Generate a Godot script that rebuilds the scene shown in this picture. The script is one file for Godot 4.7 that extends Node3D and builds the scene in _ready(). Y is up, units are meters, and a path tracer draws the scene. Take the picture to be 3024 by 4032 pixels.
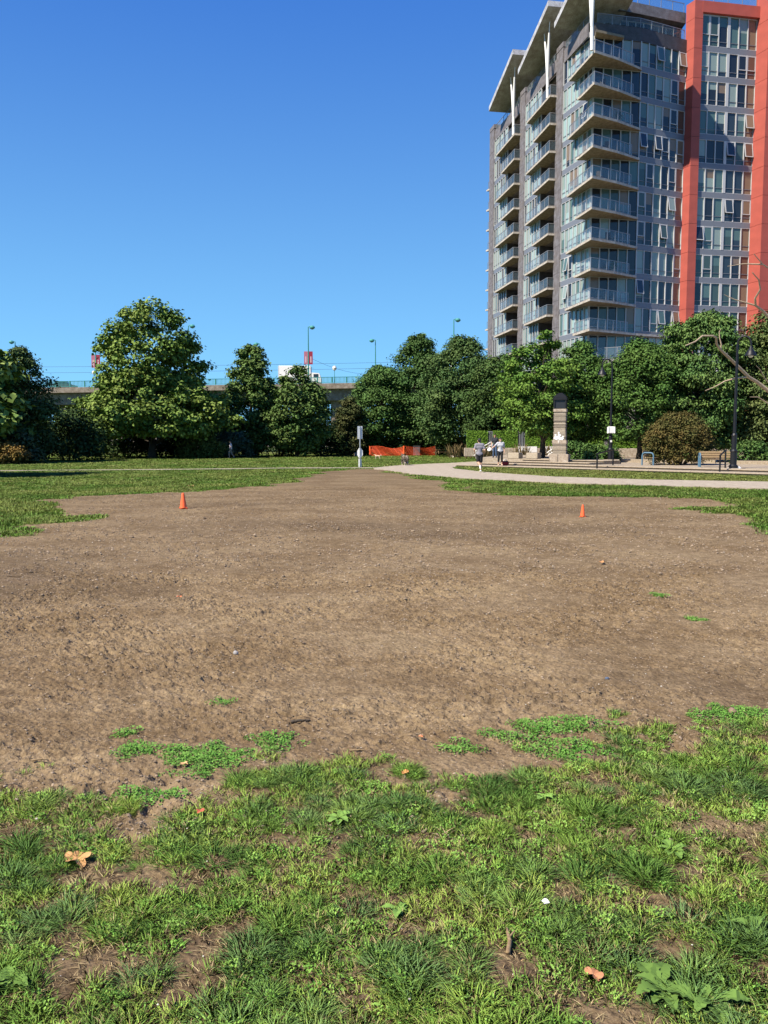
extends Node3D

# ---------------------------------------------------------------- mesh builder
class MB:
	var v := PackedVector3Array()
	var n := PackedVector3Array()
	var c := PackedColorArray()
	var ix := PackedInt32Array()
	var org := Vector3.ZERO
	var col := Color.WHITE
	var tinted := false

	func vert(p: Vector3, nn: Vector3) -> int:
		v.append(p - org)
		n.append(nn)
		if tinted:
			c.append(col)
		return v.size() - 1

	# a, b, d, e run clockwise seen from the front
	func quad(a: Vector3, b: Vector3, d: Vector3, e: Vector3) -> void:
		var nn := (d - a).cross(b - a).normalized()
		var i := vert(a, nn)
		vert(b, nn)
		vert(d, nn)
		vert(e, nn)
		ix.append_array(PackedInt32Array([i, i + 1, i + 2, i, i + 2, i + 3]))

	func tri(a: Vector3, b: Vector3, d: Vector3) -> void:
		var nn := (d - a).cross(b - a).normalized()
		var i := vert(a, nn)
		vert(b, nn)
		vert(d, nn)
		ix.append_array(PackedInt32Array([i, i + 1, i + 2]))

	func box(ctr: Vector3, size: Vector3, bas := Basis()) -> void:
		var x := bas.x * size.x * 0.5
		var y := bas.y * size.y * 0.5
		var z := bas.z * size.z * 0.5
		var p := [ctr - x - y - z, ctr + x - y - z, ctr + x + y - z, ctr - x + y - z, ctr - x - y + z, ctr + x - y + z, ctr + x + y + z, ctr - x + y + z]
		quad(p[4], p[7], p[6], p[5])
		quad(p[1], p[2], p[3], p[0])
		quad(p[0], p[3], p[7], p[4])
		quad(p[5], p[6], p[2], p[1])
		quad(p[7], p[3], p[2], p[6])
		quad(p[0], p[4], p[5], p[1])

	# box with chamfered vertical and horizontal edges on the outside
	func cbox(ctr: Vector3, size: Vector3, ch: float, bas := Basis()) -> void:
		var s := size * 0.5
		var rings := [[s.x - ch, s.z - ch, -s.y], [s.x, s.z, -s.y + ch], [s.x, s.z, s.y - ch], [s.x - ch, s.z - ch, s.y]]
		var prev := []
		for r in rings:
			var ring := []
			for q in [[-1, -1, 0], [1, -1, 1], [1, 1, 0], [-1, 1, 1]]:
				var a := Vector3(q[0] * (r[0] - (ch if q[2] == 0 else 0.0)), r[2], q[1] * (r[1] - (0.0 if q[2] == 0 else ch)))
				var b := Vector3(q[0] * (r[0] - (0.0 if q[2] == 0 else ch)), r[2], q[1] * (r[1] - (ch if q[2] == 0 else 0.0)))
				ring.append(ctr + bas * a)
				ring.append(ctr + bas * b)
			if prev.size() > 0:
				for i in 8:
					var j := (i + 1) % 8
					quad(prev[i], prev[j], ring[j], ring[i])
			else:
				for i in range(1, 7):
					tri(ring[0], ring[i + 1], ring[i])
			prev = ring
		for i in range(1, 7):
			tri(prev[0], prev[i], prev[i + 1])

	func tube(pts: Array, rad: Array, sides := 8, cap := true) -> void:
		var base := v.size()
		var up := Vector3(0.31, 0.87, 0.39)
		var d0: Vector3 = (pts[1] - pts[0]).normalized()
		if absf(d0.dot(up)) > 0.9:
			up = Vector3(1, 0.1, 0.2)
		var side := d0.cross(up).normalized()
		for k in pts.size():
			var d: Vector3
			if k == 0:
				d = d0
			elif k == pts.size() - 1:
				d = (pts[k] - pts[k - 1]).normalized()
			else:
				d = (pts[k + 1] - pts[k - 1]).normalized()
			side = (side - d * side.dot(d)).normalized()
			var o := d.cross(side)
			for s in sides:
				var a := TAU * s / sides
				var r := side * cos(a) + o * sin(a)
				vert(pts[k] + r * rad[k], r)
		for k in pts.size() - 1:
			for s in sides:
				var i := base + k * sides + s
				var j := base + k * sides + (s + 1) % sides
				ix.append_array(PackedInt32Array([i, i + sides, j + sides, i, j + sides, j]))
		if cap:
			for e in [0, pts.size() - 1]:
				var dd: Vector3 = -d0 if e == 0 else (pts[e] - pts[e - 1]).normalized()
				var m: int = vert(pts[e], dd)
				for s in sides:
					var a: int = base + e * sides + s
					var b: int = base + e * sides + (s + 1) % sides
					ix.append_array(PackedInt32Array([m, a, b] if e == 0 else [m, b, a]))

	func lathe(ctr: Vector3, prof: Array, sides := 16) -> void:
		for k in prof.size() - 1:
			var a: Vector2 = prof[k]
			var b: Vector2 = prof[k + 1]
			var nn := Vector2(b.y - a.y, a.x - b.x).normalized()
			var base := v.size()
			for s in sides:
				var an := TAU * s / sides
				var dir := Vector3(cos(an), 0, sin(an))
				var nv := dir * nn.x + Vector3.UP * nn.y
				vert(ctr + dir * a.x + Vector3.UP * a.y, nv)
				vert(ctr + dir * b.x + Vector3.UP * b.y, nv)
			for s in sides:
				var i := base + 2 * s
				var j := base + 2 * ((s + 1) % sides)
				ix.append_array(PackedInt32Array([i, j, j + 1, i, j + 1, i + 1]))

	func prism(poly: PackedVector2Array, y0: float, y1: float) -> void:
		var t := Geometry2D.triangulate_polygon(poly)
		for k in range(0, t.size(), 3):
			var a := poly[t[k]]
			var b := poly[t[k + 1]]
			var d := poly[t[k + 2]]
			if (b - a).cross(d - a) < 0:
				var q := b
				b = d
				d = q
			tri(Vector3(a.x, y1, a.y), Vector3(b.x, y1, b.y), Vector3(d.x, y1, d.y))
			tri(Vector3(a.x, y0, a.y), Vector3(d.x, y0, d.y), Vector3(b.x, y0, b.y))
		var area := 0.0
		for k in poly.size():
			area += poly[k].cross(poly[(k + 1) % poly.size()])
		for k in poly.size():
			var a := poly[k]
			var b := poly[(k + 1) % poly.size()]
			if area < 0:
				var q := a
				a = b
				b = q
			quad(Vector3(a.x, y0, a.y), Vector3(b.x, y0, b.y), Vector3(b.x, y1, b.y), Vector3(a.x, y1, a.y))

	func mesh() -> ArrayMesh:
		var m := ArrayMesh.new()
		var arr := []
		arr.resize(Mesh.ARRAY_MAX)
		arr[Mesh.ARRAY_VERTEX] = v
		arr[Mesh.ARRAY_NORMAL] = n
		if tinted:
			arr[Mesh.ARRAY_COLOR] = c
		arr[Mesh.ARRAY_INDEX] = ix
		m.add_surface_from_arrays(Mesh.PRIMITIVE_TRIANGLES, arr)
		return m

# ---------------------------------------------------------------- naming helpers
var taken := {}
var M := {}
var rng := RandomNumberGenerator.new()
var unit_box: BoxMesh

func numbered(called: String) -> String:
	if not taken.has(called):
		taken[called] = 0
		return called
	taken[called] += 1
	return "%s_%03d" % [called, taken[called]]

func tag(o: Node, label: String, category: String, group := "", kind := "") -> Node:
	if label != "":
		o.set_meta("label", label)
	if category != "":
		o.set_meta("category", category)
	if group != "":
		o.set_meta("group", group)
	if kind != "":
		o.set_meta("kind", kind)
	return o

func thing(called: String, label: String, category: String, at := Vector3.ZERO, turn := 0.0, group := "") -> Node3D:
	var o := Node3D.new()
	o.name = numbered(called)
	add_child(o)
	o.position = at
	o.rotation.y = turn
	tag(o, label, category, group)
	return o

func obj(called: String, m: Mesh, material: Material, parent: Node = null) -> MeshInstance3D:
	var o := MeshInstance3D.new()
	o.mesh = m
	o.material_override = material
	if parent == null:
		o.name = numbered(called)
		add_child(o)
	else:
		o.name = called
		parent.add_child(o, true)
	return o

func mb(parent: Node3D = null) -> MB:
	var b := MB.new()
	if parent != null:
		b.org = parent.position
	return b

# one shared unit box, placed and sized as a part
func bar(called: String, parent: Node3D, material: Material, ctr: Vector3, size: Vector3, bas := Basis(), origin := Vector3.INF) -> MeshInstance3D:
	var o := obj(called, unit_box, material, parent)
	var off := parent.position if origin == Vector3.INF else origin
	o.transform = Transform3D(Basis(bas.x * size.x, bas.y * size.y, bas.z * size.z), ctr - off)
	return o

func lin(r: float, g: float, b: float) -> Color:
	return Color(r, g, b).linear_to_srgb()

func mat(c: Color, rough := 0.8, metal := 0.0) -> StandardMaterial3D:
	var m := StandardMaterial3D.new()
	m.albedo_color = c
	m.roughness = rough
	m.metallic = metal
	return m

func tint_mat(rough := 0.7) -> StandardMaterial3D:
	var m := mat(Color.WHITE, rough)
	m.vertex_color_use_as_albedo = true
	return m

func noise(sd: int, freq: float, oct := 3, kind := FastNoiseLite.TYPE_SIMPLEX_SMOOTH) -> FastNoiseLite:
	var f := FastNoiseLite.new()
	f.seed = sd
	f.noise_type = kind
	f.frequency = freq
	f.fractal_octaves = oct
	return f

# grey multiplier texture from several layers of noise, tileable
func grain_tex(size: int, layers: Array, lo: float, hi: float, warm := 0.0) -> ImageTexture:
	var acc := PackedFloat32Array()
	acc.resize(size * size)
	var tot := 0.0
	for l in layers:
		var d: PackedByteArray = noise(l[0], l[1], l[3]).get_seamless_image(size, size).get_data()
		var w: float = l[2]
		tot += w
		for i in size * size:
			acc[i] += d[i] * w
	var out := PackedByteArray()
	out.resize(size * size * 3)
	for i in size * size:
		var t := clampf((acc[i] / (255.0 * tot) - 0.5) * 1.9 + 0.5, 0.0, 1.0)
		var g := lerpf(lo, hi, t)
		out[3 * i] = int(255 * g)
		out[3 * i + 1] = int(255 * g * (1.0 - warm * (1 - t)))
		out[3 * i + 2] = int(255 * g * (1.0 - 2.0 * warm * (1 - t)))
	var im := Image.create_from_data(size, size, false, Image.FORMAT_RGB8, out)
	im.generate_mipmaps()
	return ImageTexture.create_from_image(im)

func bump_tex(size: int, sd: int, freq: float, strength: float) -> ImageTexture:
	var im := noise(sd, freq, 5).get_seamless_image(size, size)
	im.convert(Image.FORMAT_RGBA8)
	im.bump_map_to_normal_map(strength)
	return ImageTexture.create_from_image(im)

func textured(m: StandardMaterial3D, tex: Texture2D, metres: float, normal: Texture2D = null, ns := 1.0) -> StandardMaterial3D:
	m.albedo_texture = tex
	m.uv1_triplanar = true
	m.uv1_world_triplanar = true
	m.uv1_scale = Vector3.ONE / metres
	if normal != null:
		m.normal_enabled = true
		m.normal_texture = normal
		m.normal_scale = ns
	return m

func look(tbl: Array, x: float) -> float:
	if x <= tbl[0][0]:
		return tbl[0][1]
	for k in range(1, tbl.size()):
		if x <= tbl[k][0]:
			return lerpf(tbl[k - 1][1], tbl[k][1], (x - tbl[k - 1][0]) / (tbl[k][0] - tbl[k - 1][0]))
	return tbl[-1][1]

func v2(a: Array) -> PackedVector2Array:
	var p := PackedVector2Array()
	for q in a:
		p.append(Vector2(q[0], q[1]))
	return p

# ---------------------------------------------------------------- main
func _ready() -> void:
	rng.seed = 20240
	unit_box = BoxMesh.new()
	unit_box.size = Vector3.ONE
	# camera
	var cam := Camera3D.new()
	cam.name = "camera"
	add_child(cam)
	cam.position = Vector3(0, 1.6, 0)
	cam.rotation_degrees = Vector3(-4.8, 0, 0)
	cam.fov = 63.4
	cam.near = 0.05
	cam.far = 3000.0
	cam.current = true
	# sky, sun, exposure
	var sky := ProceduralSkyMaterial.new()
	sky.sky_top_color = Color(0.05, 0.257, 0.588)
	sky.sky_horizon_color = Color(0.45, 0.68, 0.818)
	sky.sky_curve = 0.20
	sky.ground_bottom_color = Color(0.25, 0.24, 0.2)
	sky.ground_horizon_color = Color(0.55, 0.62, 0.68)
	sky.sun_angle_max = 1.0
	var env := Environment.new()
	env.background_mode = Environment.BG_SKY
	env.sky = Sky.new()
	env.sky.sky_material = sky
	env.tonemap_mode = Environment.TONE_MAPPER_LINEAR
	env.tonemap_exposure = 1.95
	env.sdfgi_enabled = true
	env.ssao_enabled = true
	env.ssil_enabled = true
	var we := WorldEnvironment.new()
	we.name = "world_environment"
	we.environment = env
	add_child(we)
	var sun := DirectionalLight3D.new()
	sun.name = "sun"
	add_child(sun)
	var to_sun := Vector3(-0.54, 0.745, 0.37).normalized()
	sun.look_at_from_position(to_sun * 100.0, Vector3.ZERO, Vector3.UP)
	sun.light_energy = 1.45
	sun.light_color = Color(1.0, 0.955, 0.88)
	sun.light_angular_distance = 0.5
	sun.shadow_enabled = true

	make_materials()
	ground_sheet()
	paths_and_plaza()
	apartment_tower()
	balcony_things()
	neighbour_tower()
	bridge()
	far_buildings()
	trees()
	shrubs_and_hedges()
	plaza_things()
	field_things()
	people_and_dogs()
	lawn_grass()
	near_grass()
	small_ground_things()

func make_materials() -> void:
	var conc := grain_tex(256, [[3, 0.02, 1.0, 4], [4, 0.12, 0.8, 2]], 0.72, 1.0, 0.05)
	var bmp := bump_tex(256, 9, 0.06, 3.0)
	M.conc = textured(mat(lin(0.50, 0.44, 0.36), 0.9), conc, 1.6, bmp, 0.5)
	M.slab = textured(mat(lin(0.34, 0.30, 0.225), 0.85), conc, 3.0)
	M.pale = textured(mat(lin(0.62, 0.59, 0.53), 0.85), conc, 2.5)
	M.step = textured(mat(lin(0.46, 0.40, 0.30), 0.9), conc, 0.9, bmp, 0.6)
	M.paving = textured(mat(lin(0.42, 0.37, 0.29), 0.9), conc, 1.1, bmp, 0.5)
	M.gravel_path = textured(mat(lin(0.46, 0.41, 0.325), 0.95), grain_tex(512, [[13, 0.01, 0.8, 3], [14, 0.2, 1.2, 2]], 0.74, 1.0, 0.04), 2.3, bmp, 0.6)
	M.stone = textured(mat(lin(0.50, 0.455, 0.365), 0.95), conc, 0.5, bmp, 1.2)
	M.bridge = textured(mat(lin(0.35, 0.31, 0.255), 0.9), conc, 6.0)
	M.girder = M.bridge
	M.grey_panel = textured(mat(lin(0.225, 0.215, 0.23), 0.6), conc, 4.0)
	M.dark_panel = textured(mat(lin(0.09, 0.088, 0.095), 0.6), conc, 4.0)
	M.red = textured(mat(lin(0.40, 0.082, 0.060), 0.7), grain_tex(256, [[23, 0.015, 1.0, 4]], 0.95, 1.0), 5.0)
	M.spandrel = mat(lin(0.165, 0.18, 0.21), 0.4)
	M.frame = mat(lin(0.48, 0.49, 0.50), 0.45)
	M.rail = mat(lin(0.30, 0.31, 0.32), 0.4, 0.4)
	M.white = mat(lin(0.78, 0.78, 0.75), 0.5)
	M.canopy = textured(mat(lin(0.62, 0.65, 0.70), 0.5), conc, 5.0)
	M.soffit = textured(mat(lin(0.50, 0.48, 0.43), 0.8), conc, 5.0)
	M.dark = mat(lin(0.03, 0.032, 0.036), 0.8)
	M.glass_teal = mat(lin(0.085, 0.15, 0.142), 0.06)
	M.glass_blind = mat(lin(0.24, 0.31, 0.285), 0.08)
	M.glass_sky = mat(lin(0.30, 0.42, 0.41), 0.05)
	M.glass_dark = mat(lin(0.018, 0.024, 0.032), 0.03)
	M.glass_mid = mat(lin(0.028, 0.045, 0.06), 0.04)
	M.glass_green = mat(lin(0.05, 0.085, 0.078), 0.05)
	M.glass_tan = mat(lin(0.20, 0.15, 0.105), 0.12)
	M.glass_brown = mat(lin(0.13, 0.075, 0.055), 0.1)
	for k in ["glass_teal", "glass_blind", "glass_dark", "glass_mid", "glass_green"]:
		M[k].metallic_specular = 0.55
	var rg := mat(Color(0.55, 0.64, 0.68, 0.10), 0.05)
	rg.metallic_specular = 0.3
	rg.transparency = BaseMaterial3D.TRANSPARENCY_ALPHA
	M.rail_glass = rg
	M.black_metal = mat(lin(0.012, 0.013, 0.016), 0.45, 0.3)
	M.teal_metal = mat(lin(0.06, 0.27, 0.24), 0.5)
	M.blue_metal = mat(lin(0.08, 0.17, 0.25), 0.5)
	M.galv = mat(lin(0.42, 0.45, 0.48), 0.45, 0.5)
	M.sign_back = mat(lin(0.50, 0.53, 0.56), 0.4, 0.3)
	M.orange = mat(lin(0.88, 0.135, 0.035), 0.5)
	M.orange_net = mat(lin(0.75, 0.09, 0.02), 0.6)
	M.orange_net.backlight = lin(0.4, 0.06, 0.02)
	M.wood = textured(mat(lin(0.33, 0.24, 0.13), 0.8), conc, 0.4)
	M.bark = textured(mat(lin(0.085, 0.07, 0.052), 0.95), conc, 0.7, bmp, 1.4)
	M.dead_wood = textured(mat(lin(0.56, 0.46, 0.33), 0.9), conc, 0.5, bmp, 1.2)
	var lf := tint_mat(0.7)
	lf.metallic_specular = 0.22
	lf.backlight = Color(0.55, 0.62, 0.30)
	M.leaf = lf
	var bl := tint_mat(0.6)
	bl.metallic_specular = 0.3
	bl.backlight = Color(0.80, 0.86, 0.45)
	M.blade = bl
	M.glass_globe = mat(lin(0.75, 0.72, 0.65), 0.2)
	M.skin = mat(lin(0.50, 0.30, 0.20), 0.6)
	M.skin.subsurf_scatter_enabled = true
	M.skin.subsurf_scatter_strength = 0.1

# ---------------------------------------------------------------- where is what on the ground
var LEFT_EDGE := [[-52.0, 3.0], [-50.2, 0.4], [-48.5, -2.6], [-46.0, -3.6], [-36.2, -3.8], [-30.4, -4.6], [-27.5, -6.6], [-25.5, -8.3], [-24.0, -9.0], [-22.2, -9.4], [-19.9, -7.9], [-18.0, -6.7], [-16.9, -6.2], [-14.3, -6.7], [-12.0, -7.3], [-8.0, -8.5], [-4.0, -9.5]]
var RIGHT_EDGE := [[-52.0, -3.0], [-50.2, -0.6], [-48.5, 0.3], [-39.7, 1.5], [-30.4, 2.8], [-27.0, 3.0], [-25.2, 3.3], [-24.2, 7.4], [-23.2, 8.9], [-22.0, 8.9], [-19.8, 7.7], [-16.0, 7.4], [-12.0, 7.9], [-8.0, 9.0], [-4.0, 10.0]]
var NEAR_EDGE := [[-9.0, -4.4], [-2.6, -3.9], [-1.81, -3.8], [-1.57, -3.8], [-1.45, -3.54], [-1.24, -3.41], [-1.0, -3.32], [-0.87, -3.5], [-0.73, -3.85], [-0.32, -4.02], [-0.2, -3.85], [0.12, -3.96], [0.22, -3.74], [0.48, -3.8], [0.74, -4.0], [0.87, -4.08], [1.25, -4.34], [1.72, -4.49], [2.17, -4.56], [9.0, -5.2]]
var ISLANDS := [[-1.29, -4.18, 0.10, 0.10], [-0.91, -4.06, 0.24, 0.18], [-0.57, -4.27, 0.14, 0.12], [-1.07, -3.62, 0.16, 0.09], [-1.43, -4.44, 0.07, 0.06], [0.39, -4.2, 0.10, 0.08], [0.63, -4.41, 0.11, 0.11], [1.01, -4.56, 0.23, 0.14], [0.94, -4.24, 0.20, 0.16], [2.06, -4.76, 0.22, 0.15], [-1.0, -5.0, 0.12, 0.05], [2.84, -7.47, 0.07, 0.08], [2.9, -8.6, 0.08, 0.1], [-3.4, -6.3, 0.1, 0.1], [4.05, -17.7, 0.22, 0.2], [4.6, -17.9, 0.2, 0.15]]
var BARE := [[-1.16, -2.91, 0.14, 0.07], [-0.84, -2.93, 0.24, 0.07], [-0.57, -2.42, 0.09, 0.2], [-0.86, -2.43, 0.16, 0.07], [-0.45, -2.6, 0.1, 0.08], [1.12, -2.38, 0.06, 0.06], [0.64, -2.87, 0.07, 0.13], [0.99, -2.69, 0.07, 0.07], [0.9, -2.45, 0.08, 0.1], [0.55, -2.2, 0.07, 0.05], [1.39, -3.3, 0.16, 0.1], [0.13, -3.2, 0.10, 0.06], [0.06, -2.76, 0.07, 0.06], [1.14, -2.94, 0.08, 0.06], [-0.42, -3.2, 0.12, 0.05], [0.35, -2.35, 0.08, 0.04], [-0.1, -2.25, 0.07, 0.05], [-1.5, -3.3, 0.15, 0.07], [0.42, -3.45, 0.1, 0.05]]
var n_edge: FastNoiseLite
var n_big: FastNoiseLite
var n_mid: FastNoiseLite
var n_clod: FastNoiseLite
var n_fine: FastNoiseLite
var n_patch: FastNoiseLite
var n_step: FastNoiseLite
var PATH_POLY: PackedVector2Array
var LEFT_PATH: PackedVector2Array
var PLAZA_POLY: PackedVector2Array

func setup_noise() -> void:
	n_edge = noise(5, 0.35, 4)
	n_big = noise(6, 0.16, 3)
	n_mid = noise(7, 1.3, 3)
	n_clod = noise(8, 5.5, 3)
	n_fine = noise(10, 21.0, 2)
	n_patch = noise(11, 2.2, 3)
	n_step = noise(12, 2.4, 2, FastNoiseLite.TYPE_CELLULAR)
	n_step.cellular_return_type = FastNoiseLite.RETURN_DISTANCE2_SUB
	PATH_POLY = v2([[13.0, -28.05], [9.6, -30.1], [6.65, -32.2], [3.45, -36.2], [1.6, -40.3], [0.2, -47.0], [-0.6, -49.0], [-0.4, -51.8], [1.0, -56.6], [3.2, -60.5], [5.4, -63.6], [8.6, -70.0], [10.5, -74.0], [13.5, -76.0], [12.0, -68.0], [8.0, -60.5], [6.0, -57.0], [4.8, -55.2], [4.3, -51.6], [4.2, -49.3], [5.4, -43.4], [7.8, -37.7], [11.1, -34.8], [15.3, -32.9], [40.0, -26.0], [40.0, -20.0]])
	LEFT_PATH = v2([[-0.3, -50.6], [-5.4, -50.5], [-11.6, -47.9], [-21.35, -45.6], [-60.0, -38.5], [-60.0, -39.1], [-21.35, -46.4], [-11.6, -48.9], [-5.4, -51.5], [-0.2, -51.7]])
	PLAZA_POLY = v2([[4.8, -55.0], [8.87, -51.0], [13.5, -45.6], [18.66, -40.3], [45.0, -16.0], [45.0, -75.0], [12.0, -75.0], [12.0, -68.0], [8.0, -60.5]])

# 1 inside the bare field, 0 in grass, fading over a hand's breadth
func soil_share(x: float, z: float, xl: float, xr: float) -> float:
	var e := n_edge.get_noise_2d(x, z) * (1.4 if z < -12 else 0.8)
	var d := minf(x - xl, xr - x) + e
	return clampf(d / 0.35 + 0.5, 0.0, 1.0)

func near_soil(x: float, z: float) -> float:
	# 1 on bare soil in front, 0 where the grass in the foreground grows
	var zb := look(NEAR_EDGE, x) + n_patch.get_noise_2d(x, z) * 0.50 + n_clod.get_noise_2d(x, z) * 0.18
	return clampf((zb - z) / 0.16 + 0.5, 0.0, 1.0)

func ground_y(x: float, z: float, soil: float) -> float:
	var h := n_big.get_noise_2d(x, z) * 0.03 + n_mid.get_noise_2d(x, z) * 0.012
	if soil > 0.0 and z > -30.0:
		var rough := clampf(0.8 + n_mid.get_noise_2d(x * 0.45 + 40.0, z * 0.45) * 1.1, 0.3, 1.3)
		var k := n_clod.get_noise_2d(x, z)
		h += soil * rough * (maxf(k, -0.10) * 0.026 + n_fine.get_noise_2d(x, z) * 0.024)
		var pr := n_step.get_noise_2d(x, z)
		h -= soil * rough * clampf(0.12 - (pr + 1.0) * 0.5, 0.0, 0.12) * 0.10
	return h

func ground_sheet() -> void:
	setup_noise()
	var V := PackedVector3Array()
	var N := PackedVector3Array()
	var C := PackedColorArray()
	var U := PackedVector2Array()
	var I := PackedInt32Array()
	var patches := [
		[-3.9, 3.9, 420, [[-10.0, -0.4, 560]]],
		[-16.0, 16.0, 500, [[-30.0, -9.7, 360]]],
		[-90.0, 70.0, 400, [[-135.0, -29.4, 260]]],
		[-16.0, -3.8, 130, [[-10.0, 1.0, 110]]],
		[3.8, 16.0, 130, [[-10.0, 1.0, 110]]],
		[-1500.0, 1500.0, 6, [[-2500.0, 300.0, 6]]]]
	var which := 0
	for p in patches:
		var x0: float = p[0]
		var x1: float = p[1]
		var nx: int = p[2]
		var zz: Array = p[3][0]
		var nz: int = zz[2]
		var base := V.size()
		var flat := which == 5
		for j in nz + 1:
			var z: float = lerpf(zz[0], zz[1], float(j) / nz)
			var xl := look(LEFT_EDGE, z)
			var xr := look(RIGHT_EDGE, z)
			for i in nx + 1:
				var x := lerpf(x0, x1, float(i) / nx)
				var s := 0.0
				var y := -0.12
				if flat:
					C.append(Color(0.07, 0.11, 0.03))
				else:
					s = soil_share(x, z, xl, xr)
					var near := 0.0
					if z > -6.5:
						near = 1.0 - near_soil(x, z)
					y = ground_y(x, z, s * (1.0 - 0.55 * near))
					# soil colour: dry pale crust, damp brown patches
					var t := clampf(0.5 + 1.1 * n_mid.get_noise_2d(x * 0.35, z * 0.5) + 0.5 * n_clod.get_noise_2d(x * 0.6, z * 0.6), 0.0, 1.0)
					var soil := Color(0.235, 0.172, 0.101).lerp(Color(0.325, 0.248, 0.152), t)
					var damp := clampf((n_edge.get_noise_2d(x * 0.4 + 90.0, z * 0.55) - 0.08) * 2.2, 0.0, 1.0)
					soil = soil.lerp(Color(0.165, 0.122, 0.076), damp * 0.6)
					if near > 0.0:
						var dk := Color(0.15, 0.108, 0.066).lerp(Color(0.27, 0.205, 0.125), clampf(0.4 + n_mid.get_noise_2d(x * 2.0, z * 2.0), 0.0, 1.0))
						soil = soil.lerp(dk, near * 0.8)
					var turf := Color(0.14, 0.20, 0.045).lerp(Color(0.25, 0.26, 0.09), clampf(0.4 + 0.9 * n_mid.get_noise_2d(x * 0.3, z * 0.3), 0.0, 1.0))
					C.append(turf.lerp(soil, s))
				if which >= 1 and not flat:
					# coarser sheets dip a little under the finer one where they overlap
					if which == 1 and z > -10.0 and absf(x) < 3.9:
						y -= 0.05
					if which == 2 and z > -30.0 and absf(x) < 16.0:
						y -= 0.05
				V.append(Vector3(x, y, z))
				N.append(Vector3.UP)
				U.append(Vector2(x, z) * 0.45)
		for j in nz:
			for i in nx:
				var a := base + j * (nx + 1) + i
				var b := a + nx + 1
				I.append_array(PackedInt32Array([a, a + 1, b + 1, a, b + 1, b]))
		if not flat:
			for j in nz + 1:
				for i in nx + 1:
					var k := base + j * (nx + 1) + i
					var l := V[k - 1] if i > 0 else V[k]
					var r := V[k + 1] if i < nx else V[k]
					var u := V[k - nx - 1] if j > 0 else V[k]
					var d := V[k + nx + 1] if j < nz else V[k]
					N[k] = (d - u).cross(r - l).normalized()
		which += 1
	var m := ArrayMesh.new()
	var arr := []
	arr.resize(Mesh.ARRAY_MAX)
	arr[Mesh.ARRAY_VERTEX] = V
	arr[Mesh.ARRAY_NORMAL] = N
	arr[Mesh.ARRAY_COLOR] = C
	arr[Mesh.ARRAY_TEX_UV] = U
	arr[Mesh.ARRAY_INDEX] = I
	m.add_surface_from_arrays(Mesh.PRIMITIVE_TRIANGLES, arr)
	var gm := tint_mat(0.97)
	gm.metallic_specular = 0.2
	gm.albedo_texture = grain_tex(1024, [[31, 0.012, 0.7, 4], [32, 0.06, 0.8, 3], [33, 0.28, 0.9, 2]], 0.62, 1.0, 0.03)
	gm.normal_enabled = true
	gm.normal_texture = bump_tex(1024, 34, 0.05, 7.0)
	gm.normal_scale = 0.8
	var g := obj("ground", m, gm)
	g.set_meta("kind", "structure")

func inside(poly: PackedVector2Array, x: float, z: float) -> bool:
	return Geometry2D.is_point_in_polygon(Vector2(x, z), poly)

# a thin sheet with a slightly ragged outline
func sheet(called: String, poly: PackedVector2Array, y: float, material: Material, ragged: float) -> void:
	var fine := PackedVector2Array()
	for k in poly.size():
		var a := poly[k]
		var b := poly[(k + 1) % poly.size()]
		var n := int(maxf(1.0, a.distance_to(b) / 0.4))
		for i in n:
			var q := a.lerp(b, float(i) / n)
			fine.append(q + Vector2(n_patch.get_noise_2d(q.x, q.y), n_patch.get_noise_2d(q.y + 50, q.x)) * ragged)
	var b := mb()
	b.prism(fine, y - 0.12, y)
	var o := obj(called, b.mesh(), material)
	o.set_meta("kind", "structure")

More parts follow.
